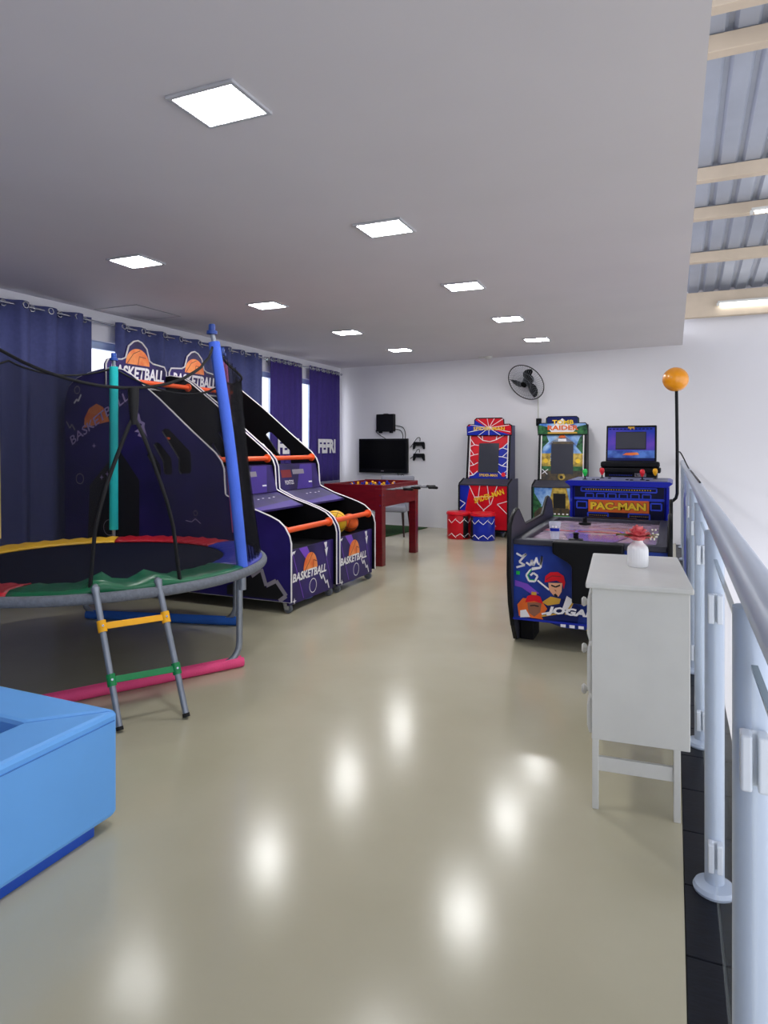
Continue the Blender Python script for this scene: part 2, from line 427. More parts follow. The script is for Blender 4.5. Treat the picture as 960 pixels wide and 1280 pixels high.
# tube lamps of the hall
for i, (x0, x1, y, z, lb) in enumerate(((.56, 1.76, 10.27, 3.40, 'white tube lamp on the beige beam at the back wall'), (.72, 1.9, 7.62, roofz(7.62) - .16, 'white tube lamp hung under a purlin of the metal roof'))):
    t = thing('tube_lamp', lb, 'lamp', ((x0 + x1) / 2, y, z)); w = (x1 - x0) / 2
    MB().box(-w, -.02, -.005, w, .02, .03).build('fitting', M_white, t, bevel=.004)
    MB().cyl((-w + .03, -.012, -.02), (w - .03, -.012, -.02), .014, 12).build('tube', mat('lit_tube', '#ffffff', .4, emit=4.0), t, smooth=40)
    for sgn in (-1, 1): MB().box(sgn * w - .015, -.03, -.036, sgn * w + .015, .012, .0).build('end_cap', M_white, t)

# ------------------------------------------------------------------ railing
rl = thing('railing', 'grey steel guard rail with glass panes along the mezzanine edge', 'railing', (.12, 6, 0))
RO = (.12, 6, 0); PX = .12
PY = [0.16, 1.27, 2.37, 3.50, 4.62, 5.74, 6.86, 7.98, 9.10, 10.2]
ME = {}
def clamps(p, c=None):
    for z in (.91, .13):
        for rz in (0, PI):
            if c is None: c = link('clamp', ME['ck'], p)
            c.location.z = z; c.rotation_euler.z = rz
            md = c.modifiers.new('bevel', 'BEVEL'); md.width = .010; md.segments = 3; md.limit_method = 'ANGLE'
            c = None
for y in PY:
    if not ME:
        p = MB().cyl((0, 0, 0), (0, 0, 1.15), .029, 24).cyl((0, 0, 1.15), (0, 0, 1.185), .012, 12).build('post', M_steelwhite, rl, smooth=40); ME['post'] = p.data
        fl = MB().lathe([(.062, 0), (.064, .008), (.058, .02), (.034, .03)], n=28).build('base_flange', M_steelwhite, p, smooth=40); ME['fl'] = fl.data
        ck = MB().prism([(-.021, .024), (.021, .024), (.021, .062), (.004, .062), (.004, .036), (-.004, .036), (-.004, .062), (-.021, .062)], 'z', -.045, .045)
        c = ck.build('clamp', M_plastic, p); ME['ck'] = c.data; clamps(p, c)
    else:
        p = link('post', ME['post'], rl); link('base_flange', ME['fl'], p)
        clamps(p)
    p.location = (0, y - 6, 0)
MB(RO).tube([(PX, -.9, 1.197), (PX, 10.3, 1.197), (PX - .0, 10.45, 1.19), (PX - .0, backY(.12) - .002, 1.16)], .030, 20).build('handrail', M_steelwhite, rl, smooth=40)
for a, b in zip(PY[:-1], PY[1:]):
    g = MB(RO).box(PX - .004, a + .045, .08, PX + .004, b - .045, 1.06).build('glass_pane', M_glass, rl)
    MB(RO).box(PX - .005, a + .045, 1.06, PX + .005, b - .045, 1.066).build('top_edge', M_glassedge, g)

# ------------------------------------------------------------------ curtains
def rod(y0, y1, label):
    t = thing('curtain_rod', label, 'curtain rod', (-5.69, (y0 + y1) / 2, 2.76)); h = (y1 - y0) / 2
    MB().cyl((0, -h, 0), (0, h, 0), .012, 12).build('pole', M_silver, t, smooth=40)
    for s_ in (-1, 1): MB().sphere((0, s_ * h, 0), .024, 14, 8).build('finial', M_silver, t, smooth=60)
    k = max(2, int((y1 - y0) / 1.6))
    for j in range(k):
        y = -h + .12 + (2 * h - .24) * j / (k - 1)
        MB().box(-.09, y - .008, -.012, -.005, y + .008, .004).box(-.09, y - .02, -.04, -.08, y + .02, .04).build('bracket', M_silver, t)
rod(3.0, 8.52, 'silver rod carrying the navy blue curtains'); rod(8.58, 11.05, 'silver rod carrying the two purple curtains')
def curtain(y0, y1, label, m, folds, amp, z0, group, ztop=2.80, hem=False, txt=None, taper=0.0):
    t = thing('curtain', label, 'curtain', (-5.69, (y0 + y1) / 2, z0), 0, group)
    w = (y1 - y0); n = folds * 10; rows = 9
    def P(i, j, za, zb):
        s = i / n; f = j / (rows - 1); z = za + (zb - za) * f
        yy = (-w / 2 + w * s) * (1 - taper * (1 - (z - z0) / (ztop - z0)))
        a = amp * (0.75 + .25 * math.sin(3.1 * s * folds + 1)) * (1 + .25 * (1 - f))
        return (a * math.sin(2 * PI * folds * s + .5 * math.sin(5 * s)), yy + .012 * math.sin(2 * PI * folds * s * 2 + 2 * f), z - z0)
    def sheet(name, za, zb, mm, par):
        mb = MB(); mb.v = [Vector(P(i, j, za, zb)) for j in range(rows) for i in range(n + 1)]
        for j in range(rows - 1):
            for i in range(n):
                a = j * (n + 1) + i; mb.f.append([a, a + 1, a + n + 2, a + n + 1]); mb.m.append(0)
        return mb.build(name, mm, par, smooth=80, solid=.004)
    zh = z0 + .28 if hem else z0
    sheet('cloth', zh, ztop, m, t)
    if hem: sheet('hem_band', z0, zh, M_hem, t)
    gm = None
    for k in range(folds * 2):
        s = (k + .5) / (folds * 2); y = -w / 2 + w * s
        x = P(int(s * n), rows - 1, z0, ztop)[0]
        if gm is None:
            mb = MB(); mb.tube([(.0, .028 * math.cos(2 * PI * q / 16), .028 * math.sin(2 * PI * q / 16)) for q in range(16)], .008, 6, closed=True)
            g = mb.build('eyelet', M_silver, t, smooth=60); gm = g.data
        else: g = link('eyelet', gm, t)
        g.location = (x + .004 if x > 0 else x + .01, y, 2.76 - z0)
    if txt:
        text(txt, (amp * 1.45, -.30, 1.30 - z0), (0, 1, 0), (0, 0, 1), .64, .25, M_ink, t, bold=.05, lift=.01)
    return t
curtain(3.1, 5.25, 'navy blue curtain behind the trampoline beside a bare window gap', M_navy, 7, .066, .05, None)
curtain(5.56, 8.46, 'navy blue curtain behind the basketball machines', M_navy, 9, .060, .05, None)
curtain(8.66, 9.62, 'purple curtain with white letters between two bright window gaps', M_purple, 6, .014, .52, None, hem=True, txt='FEFRI', taper=-.04)
curtain(9.86, 10.98, 'purple curtain with white letters next to the television wall', M_purple, 6, .014, .52, None, hem=True, txt='FEFRI', taper=-.04)

# ------------------------------------------------------------------ trampoline
TC = (-3.62, 3.38); TR = 1.12; TZ = .64
tr = thing('trampoline', 'round trampoline with black safety net and coloured vinyl pads', 'trampoline', (TC[0], TC[1], 0))
def pol(a, r=TR, z=0.0):
    a = math.radians(a); return (r * math.cos(a), r * math.sin(a), z)
MB().tube([pol(a, TR, TZ - .025) for a in range(0, 360, 6)], .030, 10, closed=True).build('rim', M_rimfoam, tr, smooth=60)
mb = MB(); n = 60
mb.v = [Vector(pol(a * 6, .90, TZ)) for a in range(n)] + [Vector(pol(a * 6, .90, TZ - .012)) for a in range(n)]
mb.f = [list(range(n)), list(range(2 * n - 1, n - 1, -1))] + [[i, (i + 1) % n, n + (i + 1) % n, n + i] for i in range(n)]; mb.m = [0] * len(mb.f)
mb.build('jump_mat', M_jump, tr)
spme = None
for a in range(0, 360, 10):
    if spme is None:
        q = MB().cyl((.89, 0, TZ - .008), (TR - .02, 0, TZ - .02), .008, 6).build('spring', M_galv, tr); spme = q.data
    else: q = link('spring', spme, tr)
    q.rotation_euler.z = math.radians(a + 5)
def pad(a0, a1, m, crumple=()):
    mb = MB(); na = 24; prof = [(.845, .004), (.86, .014), (.93, .022), (1.01, .022), (1.07, .020), (1.105, .010), (1.115, -.004)]
    for i in range(na + 1):
        a = a0 + (a1 - a0) * i / na
        for k, (r, z) in enumerate(prof):
            bump = .006 * math.sin(a * .9 + k) if 0 < k < 5 else 0
            for (c, wd, hh) in crumple: bump += hh * math.exp(-((a - c) / wd) ** 2) * (1 if 0 < k < 6 else .3) * (1 + .5 * math.sin(a * 1.7 + k * 2))
            mb.v.append(Vector(pol(a, r, TZ + z + bump)))
    q = len(prof)
    for i in range(na):
        for k in range(q - 1): mb.f.append([i * q + k, i * q + k + 1, (i + 1) * q + k + 1, (i + 1) * q + k]); mb.m.append(0)
    return mb.build('pad', m, tr, smooth=60, solid=.008)
pad(-66, 8, M_padG, ((-42, 4, .035), (-26, 4, .028)))['label'] = 'green vinyl pad'
pad(8, 68, M_padB)['label'] = 'blue vinyl pad'
pad(68, 128, M_padR)['label'] = 'red vinyl pad'
pad(128, 188, M_padY)['label'] = 'yellow vinyl pad'
pad(188, 248, M_padB)['label'] = 'blue vinyl pad'
pad(248, 294, M_padR)['label'] = 'red vinyl pad'
def corner_path(a, b, zt):
    """leg a down to the floor, along it to b and up again"""
    A = Vector(pol(a, TR - .05)); B = Vector(pol(b, TR - .05)); d = (B - A).normalized(); r = .13
    P = [A + Vector((0, 0, zt))]
    for k in range(7):
        q = k / 6 * PI / 2; P.append(A + d * (r - r * math.cos(q)) + Vector((0, 0, .03 + r - r * math.sin(q))))
    for k in range(7):
        q = (1 - k / 6) * PI / 2; P.append(B - d * (r - r * math.cos(q)) + Vector((0, 0, .03 + r - r * math.sin(q))))
    P.append(B + Vector((0, 0, zt)))
    return P, A, B, d
for (a, b, m, nm) in ((9, -70, M_noodP, 'pink foam noodle sleeve'), (66, 142, M_noodB2, 'blue foam noodle sleeve'), (190, 262, M_noodB2, 'blue foam noodle sleeve')):
    P, A, B, d = corner_path(a, b, TZ - .03)
    lg = MB().tube(P, .021, 12).build('leg_frame', M_galv, tr, smooth=50)
    # foam sleeve, slit open on top
    mb = MB(); s0 = A + d * -.02; s1 = A.lerp(B, .98); na = 14
    u = Vector((-d.y, d.x, 0)); sl = 9
    for k in range(sl):
        c = s0.lerp(s1, k / (sl - 1)); c.z = .036
        for rr in (.036, .022):
            for j in range(na):
                q = math.radians(125 + 290 * j / (na - 1)); mb.v.append(c + u * (rr * math.cos(q)) + Vector((0, 0, rr * math.sin(q))))
    for k in range(sl - 1):
        for w in range(2):
            for j in range(na - 1):
                i0 = (k * 2 + w) * na + j; i1 = i0 + 2 * na; mb.f.append([i0, i0 + 1, i1 + 1, i1]); mb.m.append(0)
        for j in (0, na - 1):
            i0 = k * 2 * na + j; mb.f.append([i0, i0 + na, i0 + 3 * na, i0 + 2 * na]); mb.m.append(0)
    for k in (0, sl - 1):
        for j in range(na - 1):
            i0 = k * 2 * na + j; mb.f.append([i0, i0 + 1, i0 + na + 1, i0 + na]); mb.m.append(0)
    q = mb.build('foam_sleeve', m, lg, smooth=50); q['label'] = nm
CR = Vector((math.cos(YAW), math.sin(YAW), 0))
def net_pole(a, m, lean, zf0, zf1, nm, bend=0.0):
    A = Vector(pol(a, TR - .03)); top = A + CR * lean
    def at(z):
        f = max(0, (z - TZ) / (2.2 - TZ)); return A.lerp(top, f) + CR * (bend * math.sin(PI * max(0, min(1, f)))) + Vector((0, 0, z))
    p = MB().tube([at(z) for z in (.50, .6, 1.0, 1.4, 1.8, 2.17)], .015, 10).build('net_pole', M_galv, tr, smooth=50)
    MB().tube([at(z) for z in (.50, .62)], .026, 10).build('bracket', M_galv, p, smooth=50)
    f = MB().tube([at(zf0 + (zf1 - zf0) * k / 10) for k in range(11)], .036, 14).build('foam_sleeve', m, p, smooth=50); f['label'] = nm
    t_ = at(2.17)
    c = MB().lathe([(.022, -.03), (.034, -.028), (.034, -.008), (.022, -.004), (.022, .03), (.018, .036)], t_, 16).build('pole_cap', M_blupl, p, smooth=40)
    return at(2.08)
tops = {}
tops[9] = net_pole(9, M_noodB, -.20, .645, 2.09, 'blue foam noodle sleeve', .02)
tops[66] = net_pole(66, M_noodP2, -.13, .74, 2.1, 'pink foam noodle sleeve')
tops[130] = net_pole(130, M_noodT, 0.0, .72, 2.09, 'teal foam noodle sleeve')
tops[172] = net_pole(177, mat('yellow_foam', '#e8d27a', .75), -.02, .72, 2.09, 'pale yellow foam noodle sleeve')
tops[225] = net_pole(225, M_noodT, 0, .72, 2.09, 'teal foam noodle sleeve')
tops[280] = net_pole(280, M_noodP, 0, .72, 2.09, 'pink foam noodle sleeve')
def ztop(a):
    """height of the drooping top hem; a in degrees"""
    ps = [-80, 9, 66, 130, 172, 225, 280]; sag = [.34, .10, .14, .08, .12, .12]
    a = (a + 80) % 360 - 80
    for p, q, s in zip(ps[:-1], ps[1:], sag):
        if p <= a <= q:
            f = (a - p) / (q - p); h0, h1 = (2.08 if k_ != 66 else 1.93 for k_ in (p, q)); return h0 + (h1 - h0) * f - s * 4 * f * (1 - f)
    return 2.08
def netr(a, z):
    f = (z - TZ) / (2.1 - TZ); return TR - .03 - .02 * math.sin(PI * f) + (.022 * math.sin(a * 1.9) if 9 < a < 66 else .006 * math.sin(a * .8))
def lean_at(a):
    a = (a + 80) % 360 - 80
    pts = [(-80, 0), (9, -.2), (66, -.13), (130, 0), (280, 0)]
    for (p, u), (q, w) in zip(pts[:-1], pts[1:]):
        if p <= a <= q:
            f = (a - p) / (q - p); f = f * f * f if q == 9 else f; return u + (w - u) * f
    return 0
def netp(a, z):
    f = max(0, (z - TZ) / (2.2 - TZ)); p = Vector(pol(a, netr(a, z), z)); return p + CR * (lean_at(a) * f)
mb = MB(); rows = 10; cols = list(range(-80, 281, 1))
OA, OB, OC, OZ = -45.0, -19.0, -32.0, 1.56            # the entrance slit
def zbot(a):
    if OA < a < OB: return TZ + .03 + (OZ - TZ) * (1 - abs(a - OC) / 13.0) ** .55
    return TZ + .02
for a in cols:
    for j in range(rows + 1):
        z = zbot(a) + (ztop(a) - zbot(a)) * j / rows; mb.v.append(netp(a, z))
for i in range(len(cols) - 1):
    for j in range(rows): k = i * (rows + 1) + j; mb.f.append([k, k + rows + 1, k + rows + 2, k + 1]); mb.m.append(0)
net = mb.build('safety_net', M_net, tr, smooth=80, fixn=False)
MB().tube([netp(a, ztop(a)) for a in range(-80, 281, 3)], .009, 6).build('top_hem', M_matte, net, smooth=60)
for (a0, a1) in ((OA, OC), (OB, OC)):
    MB().tube([netp(a0 + (a1 - a0) * k / 8, zbot(a0 + (a1 - a0) * min(k, 7.9) / 8) - (.06 if k == 0 else 0)) for k in range(9)], .011, 6).build('slit_binding', M_matte, net, smooth=60)
MB().tube([netp(OC, 1.54), netp(OC, 1.66), netp(OC, ztop(OC))], [.016, .028, .03], 8).build('slit_binding', M_matte, net, smooth=60)
# ladder hooked on the rim
t = thing('trampoline_ladder', 'two-rung grey metal ladder leaning on the trampoline rim', 'ladder', (-2.6, 2.75, 0))
LO = (-2.6, 2.75, 0)
F0, F1 = Vector((-2.523, 2.501, .012)), Vector((-2.331, 2.765, .012)); T0, T1 = Vector((-2.795, 2.600, TZ + .035)), Vector((-2.632, 2.885, TZ + .035))
for f, tp in ((F0, T0), (F1, T1)):
    hk = (Vector((TC[0], TC[1], tp.z)) - tp).normalized()
    r_ = MB(LO).tube([f, f.lerp(tp, .5), f.lerp(tp, .95), tp], [.0165, .0165, .0175, .024], 12).build('side_rail', M_galv, t, smooth=50)
    MB(LO).tube([f - (tp - f).normalized() * .004, f + (tp - f) * .02], .0185, 12).build('foot_cap', M_rubber, r_, smooth=50)
    MB(LO).tube([tp - hk * .005, tp + hk * .03, tp + hk * .055 + Vector((0, 0, -.02))], .016, 10).build('hook', M_galv, r_, smooth=50)
for fr, m, nm in ((.715, M_yelpl, 'yellow plastic rung'), (.335, M_grnpl, 'green plastic rung')):
    a, b = F0.lerp(T0, fr), F1.lerp(T1, fr); up = (T0 - F0).normalized(); d = (b - a).normalized(); nn = d.cross(up).normalized()
    rg = MB(LO); rg.ribbon([a, a.lerp(b, .5), b], up * .017, nn * .012)
    q = rg.build('rung', m, t, bevel=.003); q['label'] = nm
    for e in (a, b):
        MB(LO).tube([e - up * .03, e + up * .03], .023, 14).build('rung_clip', m, q, smooth=50)
        MB(LO).cyl(e - nn * .024, e - nn * .028, .006, 8).cyl(e + nn * .022, e + nn * .027, .006, 8).build('bolt', M_chrome, q)

# ------------------------------------------------------------------ light blue soft-play box
BO = (-2.9, 1.3, 0)
t = thing('foam_ball_pit', 'light blue vinyl foam play pit with royal blue base', 'ball pit', BO)
x1, y1, x0, y0, th, bh = -1.92, 1.895, -3.9, -.4, .225, .43
def wedge(mb, pts_b, pts_t): mb.hexa(pts_b, pts_t)
sides = {'right': [(x1, y0), (x1, y1), (x1 - th, y1 - th), (x1 - th, y0 + th)], 'back': [(x1, y1), (x0, y1), (x0 + th, y1 - th), (x1 - th, y1 - th)],
         'left': [(x0, y1), (x0, y0), (x0 + th, y0 + th), (x0 + th, y1 - th)], 'near': [(x0, y0), (x1, y0), (x1 - th, y0 + th), (x0 + th, y0 + th)]}
for k, pts in sides.items():
    w = MB(BO).hexa([(*p, .035) for p in pts], [(*p, bh) for p in pts]).build('wall_block', M_foamblue, t, bevel=.018)
    a, b = Vector((*pts[0], 0)), Vector((*pts[1], 0)); d = (b - a).normalized(); nn = Vector((d.y, -d.x, 0))
    for z in (bh - .036,):
        MB(BO).tube([a + d * .02 + nn * .0012 + Vector((0, 0, z)), b - d * .02 + nn * .0012 + Vector((0, 0, z))], .0022, 6).build('seam', mat('seam_blue', '#3f78c4', .6), w)
MB(BO).box(x0 + .02, y0 + .02, 0, x1 - .012, y1 - .10, .035).build('base_mat', M_foamblue2, t, bevel=.004)
MB(BO).box(x0 + th, y0 + th, .035, x1 - th, y1 - th, .09).build('floor_mat', M_foamblue2, t, bevel=.01)

# ------------------------------------------------------------------ basketball machines
def basketball_machine():
    t = thing('basketball_machine', 'x', 'arcade game', (0, 0, 0), 0, 'basketball arcade machines')
    Wd = .84
    prof = [(0, .105), (-.0, .60), (-.015, .66), (-.06, .735), (-.12, .785), (-.20, .82), (-.32, .86), (-.50, .915), (-.66, .985), (-.675, 1.0), (-.69, 1.22), (-.715, 1.285), (-.78, 1.36),
            (-1.05, 1.565), (-1.42, 1.86), (-1.74, 2.09), (-1.86, 2.15), (-2.0, 2.175), (-2.15, 2.165), (-2.30, 2.14), (-2.46, 2.09), (-2.56, 2.02), (-2.61, 1.90), (-2.62, 1.80), (-2.62, .105)]
    def slot(pts): return [(x + 2.95, z) for x, z in pts]
    holes = [slot([(-4.335, 1.56), (-4.30, 1.585), (-4.25, 1.58), (-4.00, 1.37), (-3.99, 1.20), (-4.01, 1.175), (-4.12, 1.17), (-4.14, 1.20), (-4.14, 1.31)]),
             slot([(-4.43, 1.435), (-4.40, 1.46), (-4.36, 1.45), (-4.22, 1.31), (-4.21, 1.18), (-4.23, 1.16), (-4.29, 1.16), (-4.31, 1.18), (-4.32, 1.28)]),
             slot([(-4.51, 1.335), (-4.48, 1.36), (-4.44, 1.35), (-4.35, 1.25), (-4.34, 1.16), (-4.36, 1.15), (-4.40, 1.15), (-4.42, 1.17), (-4.43, 1.23)])]
    for y0, y1 in ((0, .02), (Wd - .02, Wd)):
        sp = plate('side_panel', prof, holes, 'y', y0, y1, [M_side, M_inner], t)
        # inside face dark, outside face printed
        for p in sp.data.polygons:
            if abs(p.normal.y) > .9: p.material_index = 1 if .01 < p.center.y < Wd - .01 else 0
        MB().tube([(x, (y0 + y1) / 2, z) for x, z in prof[:-2]], .0085, 6).build('edge_trim', M_edge, sp, smooth=60)
    MB().tube([(x, .01, .105) for x in (0, -2.62)], .006, 6).build('edge_trim', M_edge, t)
    i0, i1 = .022, Wd - .022
    fp = MB().box(-.05, i0, .07, -.03, i1, .535).build('front_panel', M_front, t)
    MB().box(-.66, i0, .505, -.05, i1, .525).build('ball_tray', M_inner, t)
    MB().box(-.70, i0, .42, -.66, i1, .90).build('tray_back', M_inner, t)
    apron = MB().hexa([(-.66, i0, .955), (-.36, i0, .838), (-.36, i1, .838), (-.66, i1, .955)], [(-.66, i0, .97), (-.36, i0, .855), (-.36, i1, .855), (-.66, i1, .97)]).build('apron', M_front, t)
    sb = MB().hexa([(-.74, i0, .95), (-.66, i0, .975), (-.66, i1, .975), (-.74, i1, .95)], [(-.80, i0, 1.24), (-.72, i0, 1.235), (-.72, i1, 1.235), (-.80, i1, 1.24)]).build('score_panel', M_front, t)
    MB().hexa([(-2.2, i0, 1.0), (-.76, i0, 1.10), (-.76, i1, 1.10), (-2.2, i1, 1.0)], [(-2.2, i0, 1.02), (-.76, i0, 1.12), (-.76, i1, 1.12), (-2.2, i1, 1.02)]).build('ramp', M_inner, t)
    bb = MB().box(-2.24, i0, .12, -2.2, i1, 2.12).build('backboard', M_inner, t)
    P = Print((-2.2, i0, .12), (0, 1, 0), (0, 0, 1), (1, 0, 0)); P.disc(.38, 1.35, .25, M_ballprint)
    for dx in (-.12, 0, .12): P.line([(.38 + dx, 1.13), (.38 + dx * 1.3, 1.35), (.38 + dx, 1.57)], .012, M_line, 2)
    P.line([(.14, 1.35), (.62, 1.35)], .012, M_line, 3); P.build(bb)
    hp = MB().tube([(-1.92 + .19 * math.cos(a * PI / 12), Wd / 2 + .19 * math.sin(a * PI / 12), 1.50) for a in range(24)], .012, 8, closed=True).build('hoop', M_orange, t, smooth=60)
    MB().box(-2.2, Wd / 2 - .05, 1.47, -2.10, Wd / 2 + .05, 1.53).build('hoop_bracket', M_orange, hp)
    for (x, z, r) in ((-1.76, 2.04, .024), (-.77, 1.30, .024), (-.075, .70, .025)):
        bar = MB().cyl((x, i0, z), (x, i1, z), r, 14).build('cross_bar', M_orange, t, smooth=40)
        for y, s_ in ((i0, 1), (i1, -1)): MB().lathe([(.042, 0), (.042, .012), (.03, .018)], (x, y, z), 18, (0, s_, 0)).build('flange', M_orange, bar, smooth=40)
    # header sign
    def hx(y): return y
    ho, hw = .0, .83
    hd = [(ho, 2.02), (ho + hw, 2.02), (ho + hw, 2.22), (ho + hw - .03, 2.27), (ho + hw - .20, 2.285), (ho + hw - .25, 2.31), (ho + hw - .29, 2.43), (ho + hw - .36, 2.485), (ho + hw / 2, 2.50),
          (ho + .36, 2.485), (ho + .29, 2.43), (ho + .25, 2.31), (ho + .20, 2.285), (ho + .03, 2.27), (ho, 2.22)]
    h = MB().prism(hd, 'x', -2.10, -2.07).build('header_sign', M_front, t)
    MB().tube([(-2.07, y, z) for y, z in hd], .009, 6, closed=True).build('edge_trim', M_edge, h, smooth=60)
    P = Print((-2.07, -.005, 2.0), (0, 1, 0), (0, 0, 1), (1, 0, 0)); P.disc(Wd / 2, .25, .165, M_ballprint, a0=0, a1=180)
    P.line([(.27, .25), (.36, .36), (.45, .40)], .007, M_line); P.line([(.42, .25), (.44, .34), (.53, .33)], .007, M_line)
    P.line([(.1, .06), (.1, .2), (.14, .05)], .006, M_inkpur); P.line([(.72, .05), (.76, .2)], .006, M_inkpur); P.build(h)
    text('BASKETBALL', (-2.07, .05, 2.10), (0, 1, 0), (0, 0, 1), Wd - .10, .13, M_ink, h, shear=.15, bold=.035)
    # front artwork
    P = Print((-.03, i0, .07), (0, 1, 0), (0, 0, 1), (1, 0, 0)); fw = i1 - i0
    P.poly([(.16, .465), (.30, .465), (.44, .28), (.36, .28)], M_inkpur); P.line([(.05, .45), (.24, .02)], .008, M_inkpur); P.line([(.60, .46), (.74, .10)], .006, M_inkpur)
    P.disc(.36, .255, .125, M_ballprint, a0=0, a1=180, ry=.15); P.line([(.27, .26), (.35, .34), (.40, .40)], .006, M_line); P.line([(.40, .26), (.41, .33), (.47, .31)], .006, M_line)
    P.ring(.40, .10, .062, .008, M_ink)
    P.line([(.52, .19), (.56, .13), (.585, .165), (.64, .075), (.665, .10), (.70, .02)], .016, M_ink)
    P.poly([(.60, .46), (.64, .39), (.615, .40), (.65, .32), (.68, .41), (.65, .40), (.66, .46)], M_ink)
    P.poly([(.02, .44), (.05, .45), (.10, .455), (.07, .425), (.06, .44), (.03, .40)], M_ink)
    P.poly([(.065, .03), (.075, .055), (.085, .03), (.11, .025), (.085, .02), (.075, -.005), (.065, .02), (.04, .025)], M_ink)
    P.build(fp)
    text('BASKETBALL', (-.03, i0 + .05, .255), (0, 1, 0), (0, 0, 1), .60, .075, M_ink, fp, shear=.15, bold=.035)
    # score panel
    n_ = Vector((.27, 0, .06)).normalized(); up = Vector((-.06, 0, .26)).normalized()
    P = Print(Vector((-.66, i0, .975)), (0, 1, 0), up, n_); P.rect(.05, .13, .24, .21, M_maroon); P.rect(.27, .16, .50, .21, M_inkgrey); P.poly([(.3, 0), (.62, 0), (.7, .26), (.45, .26)], M_midpur, 0); P.rect(.56, .06, .63, .075, M_ink); P.build(sb)
    text('PONTOS', Vector((-.66, i0 + .09, .975)) + up * .055, (0, 1, 0), up, .16, .045, M_ink, sb)
    n2 = Vector((.117, 0, .30)).normalized(); up2 = Vector((-.30, 0, .117)).normalized()
    P = Print(Vector((-.36, i0, .855)), (0, 1, 0), up2, n2); P.poly([(0, 0), (.75, 0), (.75, .12), (.0, .05)], M_midpur, 1)
    for k in range(4): P.rect(.30 + k * .09, .20 + .01 * (k % 2), .33 + k * .09, .212 + .01 * (k % 2), M_ink, 2)
    P.build(apron)
    # near side artwork (outer face)
    for yy, s_ in ((0, 1), (Wd, -1)):
        sp = [c for c in t.children if c.name.startswith('side_panel')][0 if yy == 0 else 1]
        P = Print((-2.62 if s_ > 0 else 0, yy, 0), (s_, 0, 0), (0, 0, 1), (0, -s_, 0))
        def X(x): return (x + 2.62) if s_ > 0 else -x
        def Q(pts): return [(X(x + 2.95), z) for x, z in pts]
        P.poly(Q([(-4.65, 1.78), (-4.60, 1.72), (-4.58, 1.66), (-4.53, 1.64), (-4.54, 1.60), (-4.50, 1.50), (-4.58, 1.60), (-4.57, 1.63), (-4.63, 1.645)]), M_inklil)
        P.poly(Q([(-4.66, 1.56), (-4.60, 1.55), (-4.62, 1.52), (-4.55, 1.50), (-4.58, 1.56), (-4.60, 1.59)]), M_inklil)
        P.line(Q([(-3.34, .30), (-3.24, .37), (-3.19, .23), (-3.09, .28), (-2.99, .16), (-3.06, .11)]), .035, M_inkgrey)
        P.poly(Q([(-5.23, 1.04), (-4.86, 1.40), (-4.60, 1.10), (-4.60, .45), (-5.26, .45)]), M_inkblack, 0)
        P.ring(X(-2.446), 1.977, .036, .008, M_inkgrey); P.ring(X(-2.408), 1.102, .05, .008, M_inkgrey); P.ring(X(-2.02), .641, .075, .008, M_inkgrey); P.ring(X(-.99), .82, .022, .005, M_inkgrey)
        P.line(Q([(-5.54, 1.67), (-5.49, 1.60), (-5.465, 1.64), (-5.42, 1.58)]), .014, M_inkgrey); P.line(Q([(-5.434, 1.845), (-5.396, 1.886), (-5.377, 1.866), (-5.339, 1.931)]), .018, M_ink)
        P.line(Q([(-4.05, .75), (-3.98, .74), (-3.94, .77), (-3.88, .73)]), .008, M_inklil)
        for (sx_, sz_) in ((-5.171, 1.426), (-4.999, 1.155), (-5.072, 1.121)): P.poly(Q([(sx_ - .03, sz_), (sx_ - .006, sz_ + .006), (sx_, sz_ + .03), (sx_ + .006, sz_ + .006), (sx_ + .03, sz_), (sx_ + .006, sz_ - .006), (sx_, sz_ - .03), (sx_ - .006, sz_ - .006)]), M_inklil, 4)
        P.poly(Q([(-5.30, 1.60), (-5.29, 1.70), (-5.23, 1.79), (-5.134, 1.835), (-5.05, 1.80), (-4.99, 1.72), (-4.97, 1.66), (-4.99, 1.76)][:7]), M_ballprint)
        P.poly(Q([(-3.60, .12), (-3.0, .12), (-3.08, .27), (-3.19, .21), (-3.25, .34), (-3.6, .2)]), M_inkblack, 0)
        P.build(sp)['kind'] = 'stuff'
        text('BASKETBALL', (-2.50, yy, 1.43) if s_ > 0 else (-1.75, yy, 1.90), (s_ * .86, 0, .51 * s_), (-.51 * 1, 0, .86) if s_ > 0 else (.51, 0, .86), .86, .09, M_inklil, sp, shear=.1, lift=.014)
    for x in (-.07, -2.5):
        for y in (.06, Wd - .06):
            c = MB().box(x - .035, y - .02, .082, x + .035, y + .02, .105).hexa([(x - .01, y - .022, .03), (x + .028, y - .022, .03), (x + .028, y + .022, .03), (x - .01, y + .022, .03)],
                [(x - .03, y - .022, .085), (x + .03, y - .022, .085), (x + .03, y + .022, .085), (x - .03, y + .022, .085)]).build('caster', M_silver, t)
            MB().lathe([(.036, -.014), (.040, -.008), (.040, .008), (.036, .014)], (x + .012, y, .040), 20, (0, 1, 0)).build('wheel', mat('grey_wheel', '#5c6068', .5), c, smooth=40)
    MB().sphere((-.12, Wd / 2, .075), .09, 18, 8, squash=.4).build('base_dome', mat('blue_dome', '#5b78c8', .3), t, smooth=60)  # plain blue dome under the front panel
    return t
bm1 = basketball_machine(); bm1.location = (-2.95, 4.80, 0); bm1['label'] = 'purple basketball arcade machine beside the trampoline, ball tray empty'
bm2 = copy_tree(bm1); bm2.location = (-2.94, 5.665, 0); bm2['label'] = 'purple basketball arcade machine next to the football table, balls in tray'
